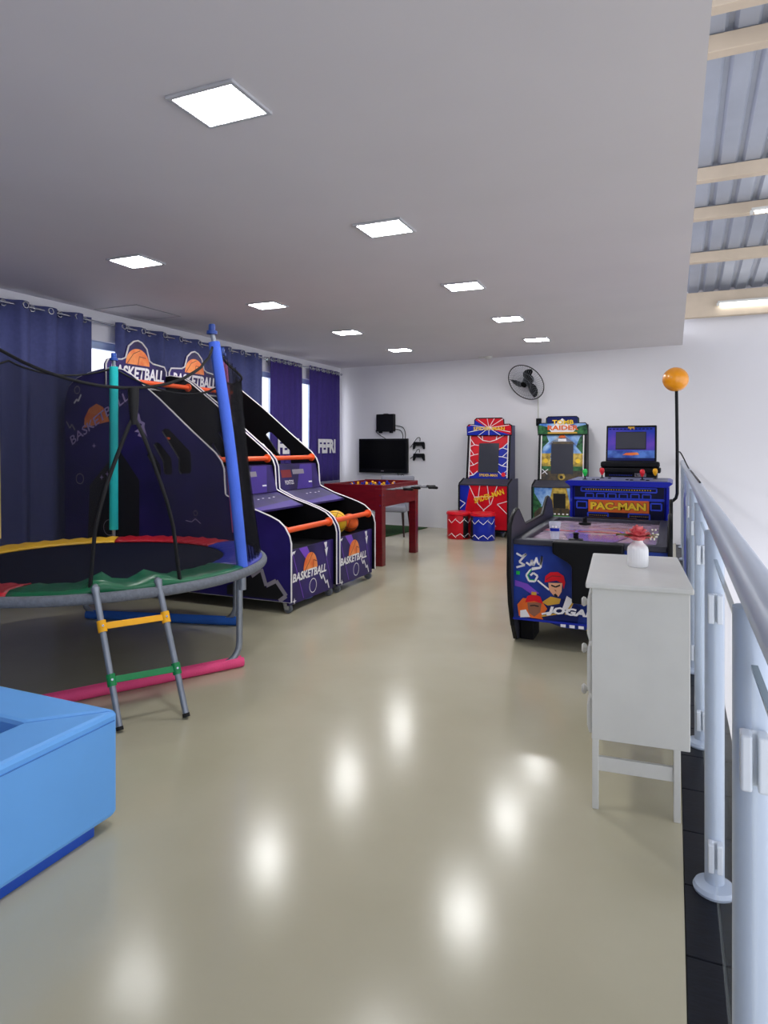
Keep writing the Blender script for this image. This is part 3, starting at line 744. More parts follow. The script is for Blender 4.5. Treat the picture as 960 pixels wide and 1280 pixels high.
def basketball(c, r, m, label):
    t = thing('basketball', label, 'ball', c, 0, 'balls in the machine tray')
    t.rotation_euler = (.5, .3, .4)
    MB().sphere((0, 0, 0), r, 28, 16).build('ball', m, t, smooth=80)
    for ax in range(3):
        pts = []
        for k in range(32):
            a = 2 * PI * k / 32; p = [(math.cos(a), math.sin(a), 0), (math.cos(a), 0, math.sin(a)), (0, math.cos(a), math.sin(a))][ax]
            pts.append(tuple(q * r * .9995 for q in p))
        MB().tube(pts, .0028, 5, closed=True).build('seam', M_line, t)
basketball((-3.16, 6.00, .648), .120, M_ballY, 'yellow ball lying in the basketball machine tray')
basketball((-3.11, 6.225, .622), .094, M_ballO, 'orange ball lying in the basketball machine tray')

# ------------------------------------------------------------------ football table
FO = (-3.55, 7.78, 0)
t = thing('football_table', 'cherry red table football table with metal rods and black handles', 'football table', FO)
fx0, fx1, fy0, fy1, fz = -3.93, -3.15, 7.17, 8.36, .965
for (a, b, nm) in (((fx0, fy0, .66), (fx1, fy0 + .022, fz), 'side_board'), ((fx0, fy1 - .022, .66), (fx1, fy1, fz), 'side_board')):
    MB(FO).box(*a, *b).build(nm, M_wood, t, bevel=.003)
for x in (fx0, fx1 - .022): MB(FO).box(x, fy0 + .022, .70, x + .022, fy1 - .022, fz - .006).build('long_board', M_wood, t, bevel=.003)
MB(FO).box(fx0 + .022, fy0 + .022, .80, fx1 - .022, fy1 - .022, .82).build('playfield', M_field, t)
MB(FO).box(fx0 + .022, fy0 + .022, .70, fx1 - .022, fy1 - .022, .715).build('bottom_board', M_wood, t)
for x in (fx0 - .004, fx1 - .094):
    for y in (fy0 - .004, fy1 - .094):
        lg = MB(FO).box(x, y, 0, x + .098, y + .098, fz - .045).build('leg', M_wood, t, bevel=.006)
        for zz in (.84, .72): MB(FO).cyl((x + .07, y - .001, zz), (x + .07, y - .006, zz), .008, 10).cyl((x + .099, y + .03, zz), (x + .104, y + .03, zz), .008, 10).build('bolt', M_chrome, lg)
P = Print((fx1, fy0 + .1, .70), (0, 1, 0), (0, 0, 1), (1, 0, 0)); P.disc(.14, .06, .05, M_ink, ry=.03); P.disc(.14, .06, .042, M_red, ry=.024); P.line([(.11, .055), (.14, .07), (.17, .055)], .01, M_ink); P.build(t, 'maker_badge')
for i in range(8):
    y = fy0 + .14 + i * .13; red = i in (0, 1, 3, 5); out = .34 if i == 4 else (.16 if i % 2 else .22)
    sgn = 1 if i in (1, 3, 4, 6) else -1
    xa, xb = (fx0 - .10, fx1 + out) if sgn > 0 else (fx0 - out, fx1 + .10)
    r = MB(FO).cyl((xa, y, .905), (xb, y, .905), .008, 10).build('rod', M_rod, t, smooth=40)
    xe = xb if sgn > 0 else xa
    MB(FO).lathe([(.012, 0), (.017, .01), (.015, .05), (.018, .11), (.012, .125)], (xe, y, .905), 12, (sgn, 0, 0)).build('handle', M_black, r, smooth=40)
    k = (1, 2, 3, 5, 5, 3, 2, 1)[i]
    for j in range(k):
        x = (fx0 + fx1) / 2 + (j - (k - 1) / 2) * .62 / max(2, k)
        mb = MB(FO).box(x - .016, y - .01, .845, x + .016, y + .01, .93); mb.sphere((x, y, .945), .017, 10, 6); mb.box(x - .012, y - .014, .828, x + .012, y + .014, .85)
        mb.build('player', M_yelpl if i % 2 == 0 else M_blue, r)

# ------------------------------------------------------------------ chair and turf mat in the corner
t = thing('turf_mat', 'green artificial turf mat on the floor under the television', 'mat', (-4.9, 9.9, 0))
MB((-4.9, 9.9, 0)).hexa([(-5.7, 8.9, .001), (-4.25, 8.9, .001), (-3.92, 10.88, .001), (-5.7, 11.05, .001)], [(-5.7, 8.9, .012), (-4.25, 8.9, .012), (-3.92, 10.88, .012), (-5.7, 11.05, .012)]).build('turf', M_turf, t)
def chair(loc, rz, label):
    t = thing('upholstered_chair', label, 'chair', loc, rz)
    MB().box(-.27, -.25, .38, .27, .27, .48).build('seat', M_greyfab, t, bevel=.03)
    MB().hexa([(-.28, .22, .40), (.28, .22, .40), (.28, .30, .40), (-.28, .30, .40)], [(-.28, .30, .93), (.28, .30, .93), (.28, .37, .93), (-.28, .37, .93)]).build('backrest', M_greyfab, t, bevel=.03)
    for x in (-1, 1):
        MB().box(x * .27 - .03, -.22, .40, x * .27 + .03, .30, .66).build('armrest', M_greyfab, t, bevel=.02)
        for y in (-1, 1): MB().tube([(x * .21, y * .2, .39), (x * .24, y * .24, .0)], [.022, .013], 10).build('leg', M_wooddark, t, smooth=40)
chair((-4.10, 9.75, .013), .15, 'grey upholstered chair with dark legs on turf behind the football table')

# ------------------------------------------------------------------ television wall
WA = math.atan2(-.6, 5.898)                      # direction of the back wall
def onwall(x, z): return (x, backY(x), z)
t = thing('television', 'black flat television hung on the white wall', 'television', onwall(-4.82, 1.25), WA)
MB().box(-.50, -.10, -.31, .50, -.03, .31).build('housing', M_black, t, bevel=.008)
MB().box(-.465, -.1025, -.235, .465, -.1, .275).build('screen', M_screen, t)
MB().box(-.2, -.03, -.15, .2, 0, .15).build('wall_mount', M_black, t)
P = Print((-.5, -.1, -.31), (1, 0, 0), (0, 0, 1), (0, -1, 0)); P.rect(.47, .03, .53, .045, M_inkgrey); P.build(t)
t = thing('game_console', 'black game console box mounted on the wall above the television', 'console', onwall(-4.78, 1.66), WA)
MB().box(-.18, -.09, .03, .18, 0, .345).build('body', M_black, t, bevel=.012)
for x in (-.11, .11): MB().box(x - .02, -.08, 0, x + .02, -.01, .03).build('bracket', M_black, t)
MB().box(-.04, -.06, .345, .04, -.02, .355).build('bracket', M_black, t)
def cable(pts, label):
    w = []
    for i in range(len(pts) - 1):
        a, b = Vector(pts[max(i - 1, 0)]), Vector(pts[i]); c, d = Vector(pts[i + 1]), Vector(pts[min(i + 2, len(pts) - 1)])
        for k in range(6):
            s = k / 6; w.append(.5 * ((2 * b) + (c - a) * s + (2 * a - 5 * b + 4 * c - d) * s * s + (3 * b - a - 3 * c + d) * s ** 3))
    w.append(Vector(pts[-1])); ce = w[len(w) // 2].copy()
    o = MB(ce).tube(w, .006, 6).build('cable', M_black, None, smooth=60); o.location = ce
    return tag(o, label, 'cable')
def wp(x, z, d=.02): return (x, backY(x) - d, z)
cable([wp(-4.60, 1.80), wp(-4.45, 1.76), wp(-4.40, 1.66), wp(-4.40, 1.55)], 'black cable looping from the console to the television, outermost loop')
cable([wp(-4.60, 1.73), wp(-4.50, 1.71), wp(-4.45, 1.63), wp(-4.45, 1.55)], 'black cable looping from the console to the television, inner loop')
cable([wp(-4.96, 1.76), wp(-5.0, 1.70), wp(-4.94, 1.64), wp(-4.80, 1.56)], 'black cable on the curtain side of the wall console')
cable([wp(-4.30, 1.40), wp(-4.22, 1.50), wp(-4.16, 1.57), wp(-4.11, 1.57), wp(-4.11, 1.51)], 'thin black cable from television up to the upper game controller')
cable([wp(-4.30, 1.20), wp(-4.23, 1.26), wp(-4.16, 1.36), wp(-4.12, 1.36), wp(-4.12, 1.31)], 'thin black cable from television to the lower game controller')
cable([wp(-4.56, .95), wp(-4.52, .86), wp(-4.46, .92), wp(-4.42, .84), wp(-4.44, .5)], 'black power cable hanging below the television')
def controller(x, z, label):
    t = thing('game_controller', label, 'controller', onwall(x, z), WA, 'controllers hung on the wall')
    pr = [(-.10, .05), (.10, .05), (.112, .02), (.118, -.07), (.10, -.085), (.085, -.07), (.06, -.02), (-.06, -.02), (-.085, -.07), (-.10, -.085), (-.118, -.07), (-.112, .02)]
    MB().prism(pr, 'y', -.055, -.015).build('shell', M_black, t, bevel=.01)
    for sx in (-.04, .04): MB().lathe([(.012, 0), (.008, .006), (.014, .014), (.01, .017)], (sx, -.055, -.002), 12, (0, -1, 0)).build('thumbstick', M_matte, t, smooth=40)
    MB().box(-.02, -.058, .02, .02, -.055, .04).build('touch_pad', M_matte, t)
    MB().cyl((0, -.03, .03), (0, 0, .03), .01, 8).build('wall_hook', M_silver, t)
controller(-4.12, 1.45, 'black game controller on the wall beside the television, upper one')
controller(-4.12, 1.245, 'black game controller on the wall beside the television, lower one')

# ------------------------------------------------------------------ wall fan
fc = Vector((-2.14, 10.52, 2.43))
t = thing('wall_fan', 'black wall fan with round wire cage and three blades', 'fan', (-2.10, backY(-2.10), 2.36))
OFF = Vector(t.location)
view = (Vector((0, 0, H)) - fc).normalized(); rt = view.cross(Vector((0, 0, 1))).normalized() * -1; upv = view.cross(rt).normalized()
if upv.z < 0: upv = -upv
nrm = (view * .74 + (rt * -.50 + upv * -.52) * .95).normalized()
U, V = basis(nrm)
R0 = .31
def dp(r, a, h=0): return fc + U * (r * math.cos(a)) + V * (r * math.sin(a)) + nrm * h
MB(OFF).tube([dp(R0, a * PI / 24) for a in range(48)], .008, 6, closed=True).build('rim_ring', M_darkmotor, t, smooth=60)
mb = MB(OFF)
for k in range(48):
    a = k * PI / 24
    mb.tube([dp(.05, a, .07), dp(.18, a + .12, .065), dp(R0, a + .2, 0)], .0016, 4); mb.tube([dp(.07, a, -.08), dp(.2, a, -.06), dp(R0, a, 0)], .0016, 4)
for r, h in ((.12, .068), (.21, .055)): mb.tube([dp(r, a * PI / 18, h) for a in range(36)], .002, 4, closed=True)
cg = mb.build('wire_cage', M_galv, t); cg['kind'] = 'stuff'
MB(OFF).lathe([(.05, .075), (.05, .06)], fc, 20, nrm).build('centre_badge', M_darkmotor, t)
MB(OFF).lathe([(.05, .03), (.06, .01), (.06, -.02), (.075, -.04), (.08, -.12), (.05, -.16)], fc, 20, nrm).build('motor', M_darkmotor, t, smooth=40)
for k in range(3):
    a0 = 2.35 + k * 2 * PI / 3; mb = MB(OFF); pts = []
    for i in range(9):
        r = .04 + .24 * i / 8; wd = .50 * math.sin(PI * (.22 + .72 * i / 8)) * (1.2 - .5 * i / 8); c = a0 - .5 * (i / 8) ** 1.5
        pts.append((dp(r, c - wd, .018), dp(r, c + wd, -.018)))
    for (p, q) in pts: mb.v += [p - OFF, q - OFF]
    for i in range(8): mb.f.append([2 * i, 2 * i + 1, 2 * i + 3, 2 * i + 2]); mb.m.append(0)
    mb.build('blade', M_darkmotor, t, smooth=60, solid=.004)
wl = Vector((-2.10, backY(-2.10), 2.36))
MB(OFF).tube([fc - nrm * .1, fc - nrm * .14 + Vector((0, .02, -.06)), wl + Vector((0, -.02, -.03))], .018, 8).lathe([(.06, 0), (.055, .03), (.03, .04)], wl, 18, (0, -1, 0)).build('wall_arm', M_darkmotor, t, smooth=40)
t = thing('wall_conduit', 'slim white cable conduit on the wall below the fan', 'conduit', (-2.0, backY(-2.0), 1.95), WA)
MB().box(-.012, -.014, -.08, .012, 0, .34).build('channel', M_white, t)
MB().box(-.014, -.016, .33, .014, 0, .35).build('end_cap', M_white, t)
t = thing('fan_switch', 'small black speed control box on the wall below the fan', 'switch', (-1.985, backY(-1.985), 1.75), WA)
MB().box(-.04, -.05, 0, .04, 0, .12).build('box', M_black, t, bevel=.006)
MB().lathe([(.018, 0), (.016, .014)], (0, -.05, .06), 14, (0, -1, 0)).build('knob', M_matte, t)

# ------------------------------------------------------------------ upright arcade cabinets on the back wall
def cabinet(loc, label, side_m, ledge_m, led_m, rz=0.0):
    t = thing('arcade_cabinet', label, 'arcade cabinet', loc, rz)
    b, u = .395, .345                                   # half widths: base, upper
    pb = [(0, .10), (0, .80), (.03, .835), (.24, .90), (.60, .90), (.60, .10)]
    pu = [(.24, .86), (.36, 1.70), (.42, 1.76), (.60, 1.76), (.60, .86)]
    for s_ in (-1, 1):
        MB().prism(pb, 'x', s_ * b - .012, s_ * b + .012).build('base_side', side_m, t)
        sp = MB().prism(pu, 'x', s_ * u - .012, s_ * u + .012).build('upper_side', side_m, t)
        MB().tube([(s_ * u, y - .006, z) for y, z in pu[:3]], .014, 6).build('edge_trim', M_black, sp, smooth=60)
        MB().tube([(s_ * b, y - .004, z) for y, z in pb[:4]], .014, 6).build('edge_trim', M_black, sp, smooth=60)
        MB().hexa([(s_ * (u - .03) - .008, .245, .92), (s_ * (u - .03) + .008, .245, .92), (s_ * (u - .03) + .008, .255, .92), (s_ * (u - .03) - .008, .255, .92)],
                  [(s_ * (u - .03) - .008, .338, 1.62), (s_ * (u - .03) + .008, .338, 1.62), (s_ * (u - .03) + .008, .348, 1.62), (s_ * (u - .03) - .008, .348, 1.62)]).build('light_strip', M_edge, t)
    fr = MB().box(-b + .012, .012, .12, b - .012, .03, .81).build('front_board', led_m, t)
    MB().hexa([(-b, .0, .80), (b, .0, .80), (b, .25, .88), (-b, .25, .88)], [(-b, .0, .825), (b, .0, .825), (b, .25, .905), (-b, .25, .905)]).build('ledge', ledge_m, t, bevel=.006)
    MB().box(-b, .02, .09, b, .60, .12).build('base_board', M_black, t)
    MB().box(-b, .585, .10, b, .60, .88).box(-u, .585, .88, u, .60, 1.74).build('back_board', M_black, t)
    up = MB().hexa([(-u, .27, .90), (u, .27, .90), (u, .29, .90), (-u, .29, .90)], [(-u, .365, 1.64), (u, .365, 1.64), (u, .385, 1.64), (-u, .385, 1.64)]).build('upper_board', led_m, t)
    MB().box(-u, .40, 1.62, u, .585, 1.74).build('roof_box', M_black, t)
    hd = [(-.37, 1.60), (.37, 1.60), (.37, 1.74), (.34, 1.775), (.245, 1.775), (.24, 1.85), (.21, 1.875), (-.21, 1.875), (-.24, 1.85), (-.245, 1.775), (-.34, 1.775), (-.37, 1.74)]
    h = MB().prism(hd, 'y', .33, .35).build('header_sign', led_m, t)
    MB().tube([(x, .335, z) for x, z in hd], .010, 6, closed=True).build('edge_trim', M_black, h, smooth=60)
    n_ = Vector((0, -.74, .095)).normalized(); uz = Vector((0, .095, .74)).normalized()
    PU = Print((-u, .27, .90), (1, 0, 0), uz, n_); PH = Print((-.37, .33, 1.60), (1, 0, 0), (0, 0, 1), (0, -1, 0)); PF = Print((-b, .012, .12), (1, 0, 0), (0, 0, 1), (0, -1, 0))
    sc = MB(); ho = Vector((0, .27, .90)) + n_ * .012
    def q(x, v): return Vector((x, 0, 0)) + Vector((0, ho.y, ho.z)) + uz * v
    a = [q(-.165, .10), q(.165, .10), q(.165, .575), q(-.165, .575)]
    sc.hexa([p - n_ * .02 for p in a], a); sc.build('screen', M_screengrey, up)
    for x in (-.3, .3):
        for y in (.08, .52):
            c = MB().box(x - .03, y - .03, .07, x + .03, y + .03, .09).build('caster', M_silver, t)
            MB().lathe([(.034, -.014), (.036, 0), (.034, .014)], (x, y, .036), 16, (1, 0, 0)).build('wheel', mat('grey_wheel', '#5c6068', .5), c, smooth=40)
    return t, fr, up, h, PF, PU, PH, n_, uz, u, b
# red and blue one
t, fr, up, h, PF, PU, PH, n_, uz, u, b = cabinet((-2.74, 10.17, 0), 'red and blue upright arcade cabinet with white line pattern behind two stools', M_bluedk, M_cab, M_red, -.03)
PU.poly([(.01, .0), (.68, 0), (.68, .62), (.50, .45), (.45, .1), (.12, .1)], M_blue)
def zig(P, pts, w=.011): P.line(pts, w, M_ink)
for k in range(4):
    zig(PU, [(.02, .66 - k * .17), (.10, .55 - k * .165), (.02, .52 - k * .16)]); zig(PU, [(.67, .60 - k * .15), (.57, .50 - k * .145), (.67, .47 - k * .14)])
    zig(PU, [(.10, .55 - k * .165), (.17, .54 - k * .14)]); zig(PU, [(.57, .50 - k * .145), (.51, .48 - k * .12)])
zig(PU, [(.12, .72), (.24, .62), (.36, .60), (.46, .63), (.62, .72)]); zig(PU, [(.24, .62), (.22, .74)]); zig(PU, [(.46, .63), (.48, .74)])
PU.disc(.60, .07, .035, M_redpl); PU.build(up)
PU2 = Print((-u, .27, .90), (1, 0, 0), uz, n_)
text('SPIDER-MAN', Vector((-u + .20, .27, .90)) + uz * .035, (1, 0, 0), uz, .30, .045, M_yel, up, bold=.02, lift=.014)
PH.poly([(0, 0), (.74, 0), (.60, .04), (.37, .10), (.135, .25), (.125, .172), (.0, .14)], M_blue)
for x, z in ((.05, .17), (.18, .26), (.34, .27), (.46, .27), (.60, .26), (.70, .16), (.02, .05), (.2, .0), (.37, .0), (.56, .0), (.72, .05)): zig(PH, [(.37, .12), (x, z)], .009)
PH.build(h); text('SPIDER-MAN', (-.26, .33, 1.68), (1, 0, 0), (0, 0, 1), .52, .055, M_yel, h, bold=.02, lift=.012)
PF.poly([(.0, .0), (.16, 0), (.10, .30), (.18, .69), (0, .69)], M_blue)
for pts in ([(.16, .69), (.30, .40), (.40, .30), (.52, .40), (.62, .69)], [(.25, .50), (.55, .52)], [(.30, .40), (.34, .69)], [(.50, .40), (.46, .69)], [(.0, .45), (.10, .40), (.0, .30)], [(.78, .45), (.62, .40), (.78, .25)], [(.4, .3), (.3, .05)], [(.4, .3), (.6, .05)]): zig(PF, pts)
PF.build(fr); text('SPIDER-MAN', (-.13, .012, .52), (.86, 0, .30), (-.30, 0, .86), .50, .085, M_yel, fr, bold=.03, lift=.016)
# jungle one
t, fr, up, h, PF, PU, PH, n_, uz, u, b = cabinet((-1.56, 10.07, 0), 'upright arcade cabinet with jungle temple scenery behind the air hockey table', M_black, M_cab, M_jungle)
PU.rect(.03, .30, .66, .73, M_sky); PU.poly([(.03, .38), (.03, .72), (.10, .70), (.14, .60), (.06, .52)], M_jungle); PU.poly([(.66, .36), (.66, .72), (.60, .66), (.55, .52), (.62, .44)], M_jungle)
PU.poly([(.12, .55), (.34, .73), (.56, .55)], M_ink, 1)
for k in range(5): PU.rect(.02 + .0 * k, .22 + k * .045, .67, .235 + k * .045, M_stonedk if k % 2 else M_stone)
PU.rect(.02, .24, .17, .40, M_stone); PU.rect(.51, .24, .67, .40, M_stone); PU.rect(.02, .0, .67, .15, M_stonedk); PU.disc(.34, .06, .055, M_stone); PU.disc(.34, .05, .025, M_inkblack)
PU.rect(.28, .60, .40, .64, M_ink); PU.disc(.34, .655, .05, M_orgp, a0=0, a1=180); PU.rect(.20, .56, .50, .595, M_stonedk)
PU.disc(.10, .30, .035, M_yel); PU.disc(.58, .30, .035, M_yel); PU.line([(.05, .10), (.14, .17)], .012, M_ink); PU.line([(.05, .17), (.13, .09)], .012, M_ink); PU.build(up)
PH.rect(.02, .02, .72, .17, M_sky); PH.poly([(.14, .27), (.60, .27), (.60, .17), (.14, .17)], M_bluedk); PH.poly([(.10, .02), (.37, .25), (.64, .02)], M_ink)
PH.poly([(.02, .02), (.02, .15), (.14, .12), (.22, .02)], M_jungle); PH.poly([(.72, .02), (.72, .15), (.6, .12), (.52, .02)], M_jungle); PH.rect(.15, .015, .59, .04, M_gold); PH.build(h)
text('TOMB', (-.15, .33, 1.755), (1, 0, 0), (0, 0, 1), .32, .07, M_yel, h, bold=.03, lift=.012); text('RAIDER', (-.22, .33, 1.67), (1, 0, 0), (0, 0, 1), .46, .072, M_orgp, h, bold=.03, lift=.012)
PF.rect(.03, .40, .76, .69, M_sky); PF.poly([(.22, .30), (.30, .69), (.50, .69), (.58, .30)], M_stone); PF.rect(.31, .38, .49, .60, M_inkblack); PF.rect(.03, .18, .76, .38, M_stonedk); PF.rect(.24, .14, .76, .27, M_grassp); PF.poly([(.03, .3), (.03, .6), (.14, .42)], M_jungle); PF.disc(.22, .40, .05, M_gold); PF.disc(.58, .40, .05, M_gold)
for k in range(4): PF.rect(.32 + k * .06, .285, .35 + k * .06, .305, M_ink)
PF.build(fr)
# two drum stools
def stool(x, y, main, label, flip):
    t = thing('drum_stool', label, 'stool', (x, y, 0), .2 * flip, 'drum stools before the red and blue cabinet')
    MB().lathe([(.175, 0), (.183, .012), (.183, .36), (.175, .375)], n=32).build('body', main, t, smooth=40)
    MB().lathe([(.186, .365), (.196, .372), (.196, .395), (.18, .415), (.05, .425)], n=32).build('cushion', M_red, t, smooth=40)
    mb = MB()
    def arc(a0, z0, a1, z1):
        mb.tube([(.184 * math.cos(a0 + (a1 - a0) * k / 6), .184 * math.sin(a0 + (a1 - a0) * k / 6), z0 + (z1 - z0) * k / 6) for k in range(7)], .005, 5)
    for k in range(3):
        a = -PI / 2 + flip * (-.9 + k * .75)
        arc(a, .30, a + .35, .25); arc(a + .35, .25, a + .75, .32); arc(a, .05, a + .35, .09); arc(a + .35, .09, a + .75, .03)
    mb.build('white_piping', M_ink, t, smooth=60)
    mb = MB(); n = 8; a0 = -PI / 2 + (.45 if flip > 0 else -.75 - .25)
    for k in range(n + 1):
        a = a0 + .55 * k / n; mb.v += [Vector((.1845 * math.cos(a), .1845 * math.sin(a), .02)), Vector((.1845 * math.cos(a), .1845 * math.sin(a), .355))]
    for k in range(n): mb.f.append([2 * k, 2 * k + 2, 2 * k + 3, 2 * k + 1]); mb.m.append(0)
    mb.build('printed_band', M_inkblack, t, smooth=60, solid=.001)
stool(-3.05, 10.0 - .10, M_red, 'round red drum stool with white lines', 1)
stool(-2.66, 10.0 - .14, M_blue, 'round blue drum stool with white lines and red cushion', -1)

# ------------------------------------------------------------------ air hockey table
AO = (-.54, 5.5, 0)
t = thing('air_hockey_table', 'dark blue air hockey table with hockey player artwork and grey fins', 'air hockey table', AO)
yA, yB = 4.63, 6.40
def mir(pts): return pts + [(yA + yB - y, z) for y, z in reversed(pts)]
pr = mir([(4.90, 0), (4.83, .015), (4.74, .14), (4.66, .32), (4.625, .52), (4.63, .72), (4.655, .86), (4.72, .915), (4.84, .955), (4.90, .95), (4.95, .92), (5.13, .815)][0:12])
pr = [(5.20, 0)] + pr + [(5.83, 0), (5.83, .16), (5.60, .26), (5.43, .26), (5.20, .16)]
for x in (-1.075, -.035):
    sp = plate('side_panel', pr, [], 'x', x, x + .03, [M_cab, M_black], t, off=AO)
    MB(AO).tube([(x + .015, y, z) for y, z in mir([(4.74, .14), (4.66, .32), (4.625, .52), (4.63, .72), (4.655, .86), (4.72, .915), (4.84, .955), (4.90, .95), (4.95, .92), (5.13, .815)])], .017, 6).build('edge_trim', M_black, sp, smooth=60)
ex0, ex1 = -1.045, -.035
for (y, s_) in ((4.72, -1), (6.31, 1)):
    ep = plate('end_panel', [(ex0, .20), (-.80, .19), (-.70, .165), (-.38, .165), (-.28, .19), (ex1, .20), (ex1, .73), (ex0, .73)], [], 'y', y - .012, y + .012, [M_hockey, M_black], t, off=AO)
    MB(AO).box(ex0, y - .03, .725, ex1, y + .06, .765).build('end_rail', M_cab, t, bevel=.008)
    gy0, gy1 = (4.60, 4.74) if s_ < 0 else (6.29, 6.43)
    gb = MB(AO).prism([(-.76, .772), (-.30, .772), (-.30, .69), (-.40, .635), (-.45, .61), (-.45, .36), (-.63, .36), (-.63, .61), (-.66, .635), (-.76, .69)], 'y', gy0, gy1).build('goal_box', M_black, t, bevel=.012)
    if s_ < 0:
        P = Print(Vector((ex0, y - .012, .20)) - Vector(AO), (1, 0, 0), (0, 0, 1), (0, -1, 0))
        # graffiti scribble
        for pts in ([(.02, .46), (.06, .44), (.09, .46), (.04, .40), (.08, .38), (.02, .36)], [(.09, .40), (.12, .38), (.13, .42), (.14, .38), (.16, .43)], [(.16, .44), (.17, .40), (.19, .39), (.20, .45), (.19, .37), (.13, .36)],
                    [(.19, .37), (.12, .35), (.09, .31), (.11, .27), (.15, .27), (.17, .31), (.14, .33), (.12, .31)]): P.line(pts, .014, M_ink)
        P.line([(.13, .355), (.10, .31), (.115, .28), (.15, .28)], .006, M_limepl); P.rect(.02, .31, .045, .335, M_limepl)
        P.poly([(.01, .27), (.10, .25), (.18, .19), (.14, .17), (.06, .22), (.01, .23)], M_inkpur); P.line([(.17, .28), (.25, .22)], .012, M_ink)
        # player with beard
        P.poly([(.20, .02), (.19, .12), (.24, .16), (.38, .17), (.46, .12), (.44, .0)], M_bluedk)
        P.poly([(.20, .13), (.26, .175), (.33, .165), (.32, .13), (.24, .11)], M_gold); P.poly([(.34, .10), (.37, .19), (.42, .16), (.39, .08)], M_ink)
        P.line([(.36, .06), (.42, .16)], .012, M_gold)
        P.poly([(.245, .27), (.25, .22), (.28, .185), (.315, .18), (.335, .215), (.34, .275)], M_skin)
        P.poly([(.22, .27), (.225, .315), (.26, .345), (.31, .35), (.35, .325), (.36, .28), (.35, .235), (.34, .275), (.30, .29)], M_red); P.line([(.23, .29), (.27, .32), (.33, .32)], .006, M_maroon)
        P.line([(.265, .255), (.295, .245), (.325, .26)], .01, M_inkblack); P.poly([(.28, .19), (.295, .20), (.31, .185), (.30, .175)], M_inkblack); P.line([(.29, .225), (.30, .215)], .005, M_maroon)
        # player with brown face
        P.poly([(.04, .02), (.03, .10), (.07, .15), (.20, .14), (.26, .06), (.24, .01)], M_orgp); P.poly([(.05, .01), (.05, .06), (.09, .07), (.12, .02)], M_ink)
        P.poly([(.10, .12), (.11, .05), (.15, .025), (.19, .06), (.20, .13)], M_skin2); P.poly([(.085, .12), (.10, .165), (.14, .185), (.19, .17), (.21, .12), (.15, .135)], M_red)
        P.line([(.12, .10), (.15, .105), (.18, .10)], .008, M_inkblack); P.poly([(.20, .03), (.24, .09), (.30, .08), (.32, .04), (.28, .0), (.22, .0)], M_bluedk)
        P.line([(.20, .05), (.29, .075)], .012, M_ink); P.line([(.20, .035), (.30, .06)], .010, M_gold); P.rect(.13, .178, .165, .20, M_gold)
        # raised stick and glove
        P.line([(.40, .42), (.46, .37), (.50, .30), (.51, .22), (.47, .14)], .030, M_gold); P.line([(.425, .405), (.47, .35), (.49, .31)], .018, M_ink); P.poly([(.42, .24), (.43, .19), (.48, .18), (.51, .22), (.47, .26)], M_bluedk); P.line([(.44, .23), (.46, .235), (.48, .22)], .005, M_ink)
        P.rect(0, -.005, .60, .01, M_blue)
        for k in range(3): P.rect(.33 + .06 * k, -.025, .365 + .06 * k, -.005, M_ink)
        P.poly([(.50, -.03), (.54, -.03), (.565, .0), (.525, .0)], M_yel); P.poly([(.57, -.03), (.60, -.03), (.625, .0), (.595, .0)], M_orgp)
        P.build(ep)
        text('JOGAD', Vector((ex0 + .235, y - .012, .245)) - Vector(AO), (1, 0, 0), (0, 0, 1), .34, .066, M_ink, ep, shear=.2, bold=.05, lift=.026)
P = MB(AO).box(ex0, 4.75, .70, ex1, 6.30, .735).build('playfield', M_field2, t)
for x in (ex0, ex1 - .075): MB(AO).box(x, 4.75, .735, x + .075, 6.28, .765).build('side_rail', M_cab, t, bevel=.008)
q = Print(Vector((ex0, 4.75, .735)) - Vector(AO), (1, 0, 0), (0, 1, 0), (0, 0, 1)); q.rect(.08, .76, .93, .79, M_red); q.ring(.505, .775, .18, .02, M_inkpur); q.poly([(.35, .2), (.65, .2), (.75, .6), (.25, .6)], mat('lilac_field_print', '#9a7ac0', .2, coat=.6)); q.build(t)
for y in (4.90, 5.95):
    for x in (-1.04, -.14): MB(AO).box(x, y, 0, x + .10, y + .22, .17).build('foot', M_black, t, bevel=.006)
MB(AO).box(-.9, 4.95, .30, -.18, 6.1, .70).build('blower_box', M_black, t)
def mallet(x, y, label):
    t = thing('hockey_mallet', label, 'mallet', (x, y, .7375), 0, 'mallets on the air hockey table')
    MB().lathe([(.050, 0), (.052, .006), (.050, .016), (.03, .02)], n=28).build('disc', M_black, t, smooth=40)
    MB().lathe([(.019, .018), (.018, .045), (.022, .056), (.016, .062)], n=18).build('grip', M_black, t, smooth=40)
mallet(-.645, 4.94, 'black hockey mallet on the playfield at the end with player artwork')
mallet(-.71, 6.02, 'black hockey mallet at the table end by the cobalt blue stand')
t = thing('plastic_cup', 'clear plastic cup with blue print on the air hockey table', 'cup', (-.80, 4.98, .7375))
MB().lathe([(.030, .0), (.046, .125), (.048, .128), (.044, .125), (.028, .006)], n=24).build('cup_wall', M_cup, t, smooth=40)
mb = MB(); n = 12
for k in range(n + 1):
    a = -PI * .78 + PI * .62 * k / n; mb.v += [Vector((r_ * math.cos(a), r_ * math.sin(a), z)) for r_, z in ((.0385, .062), (.0415, .085))]
for k in range(n): mb.f.append([2 * k, 2 * k + 2, 2 * k + 3, 2 * k + 1]); mb.m.append(0)
mb.build('printed_band', M_blue, t, solid=.0008)
P = MB()
for a in (-1.75, -1.25):
    c = Vector((.0435 * math.cos(a), .0435 * math.sin(a), .098)); P.lathe([(.008, 0), (.008, .0012)], c, 12, (math.cos(a), math.sin(a), 0))
P.build('printed_dots', M_ink, t)

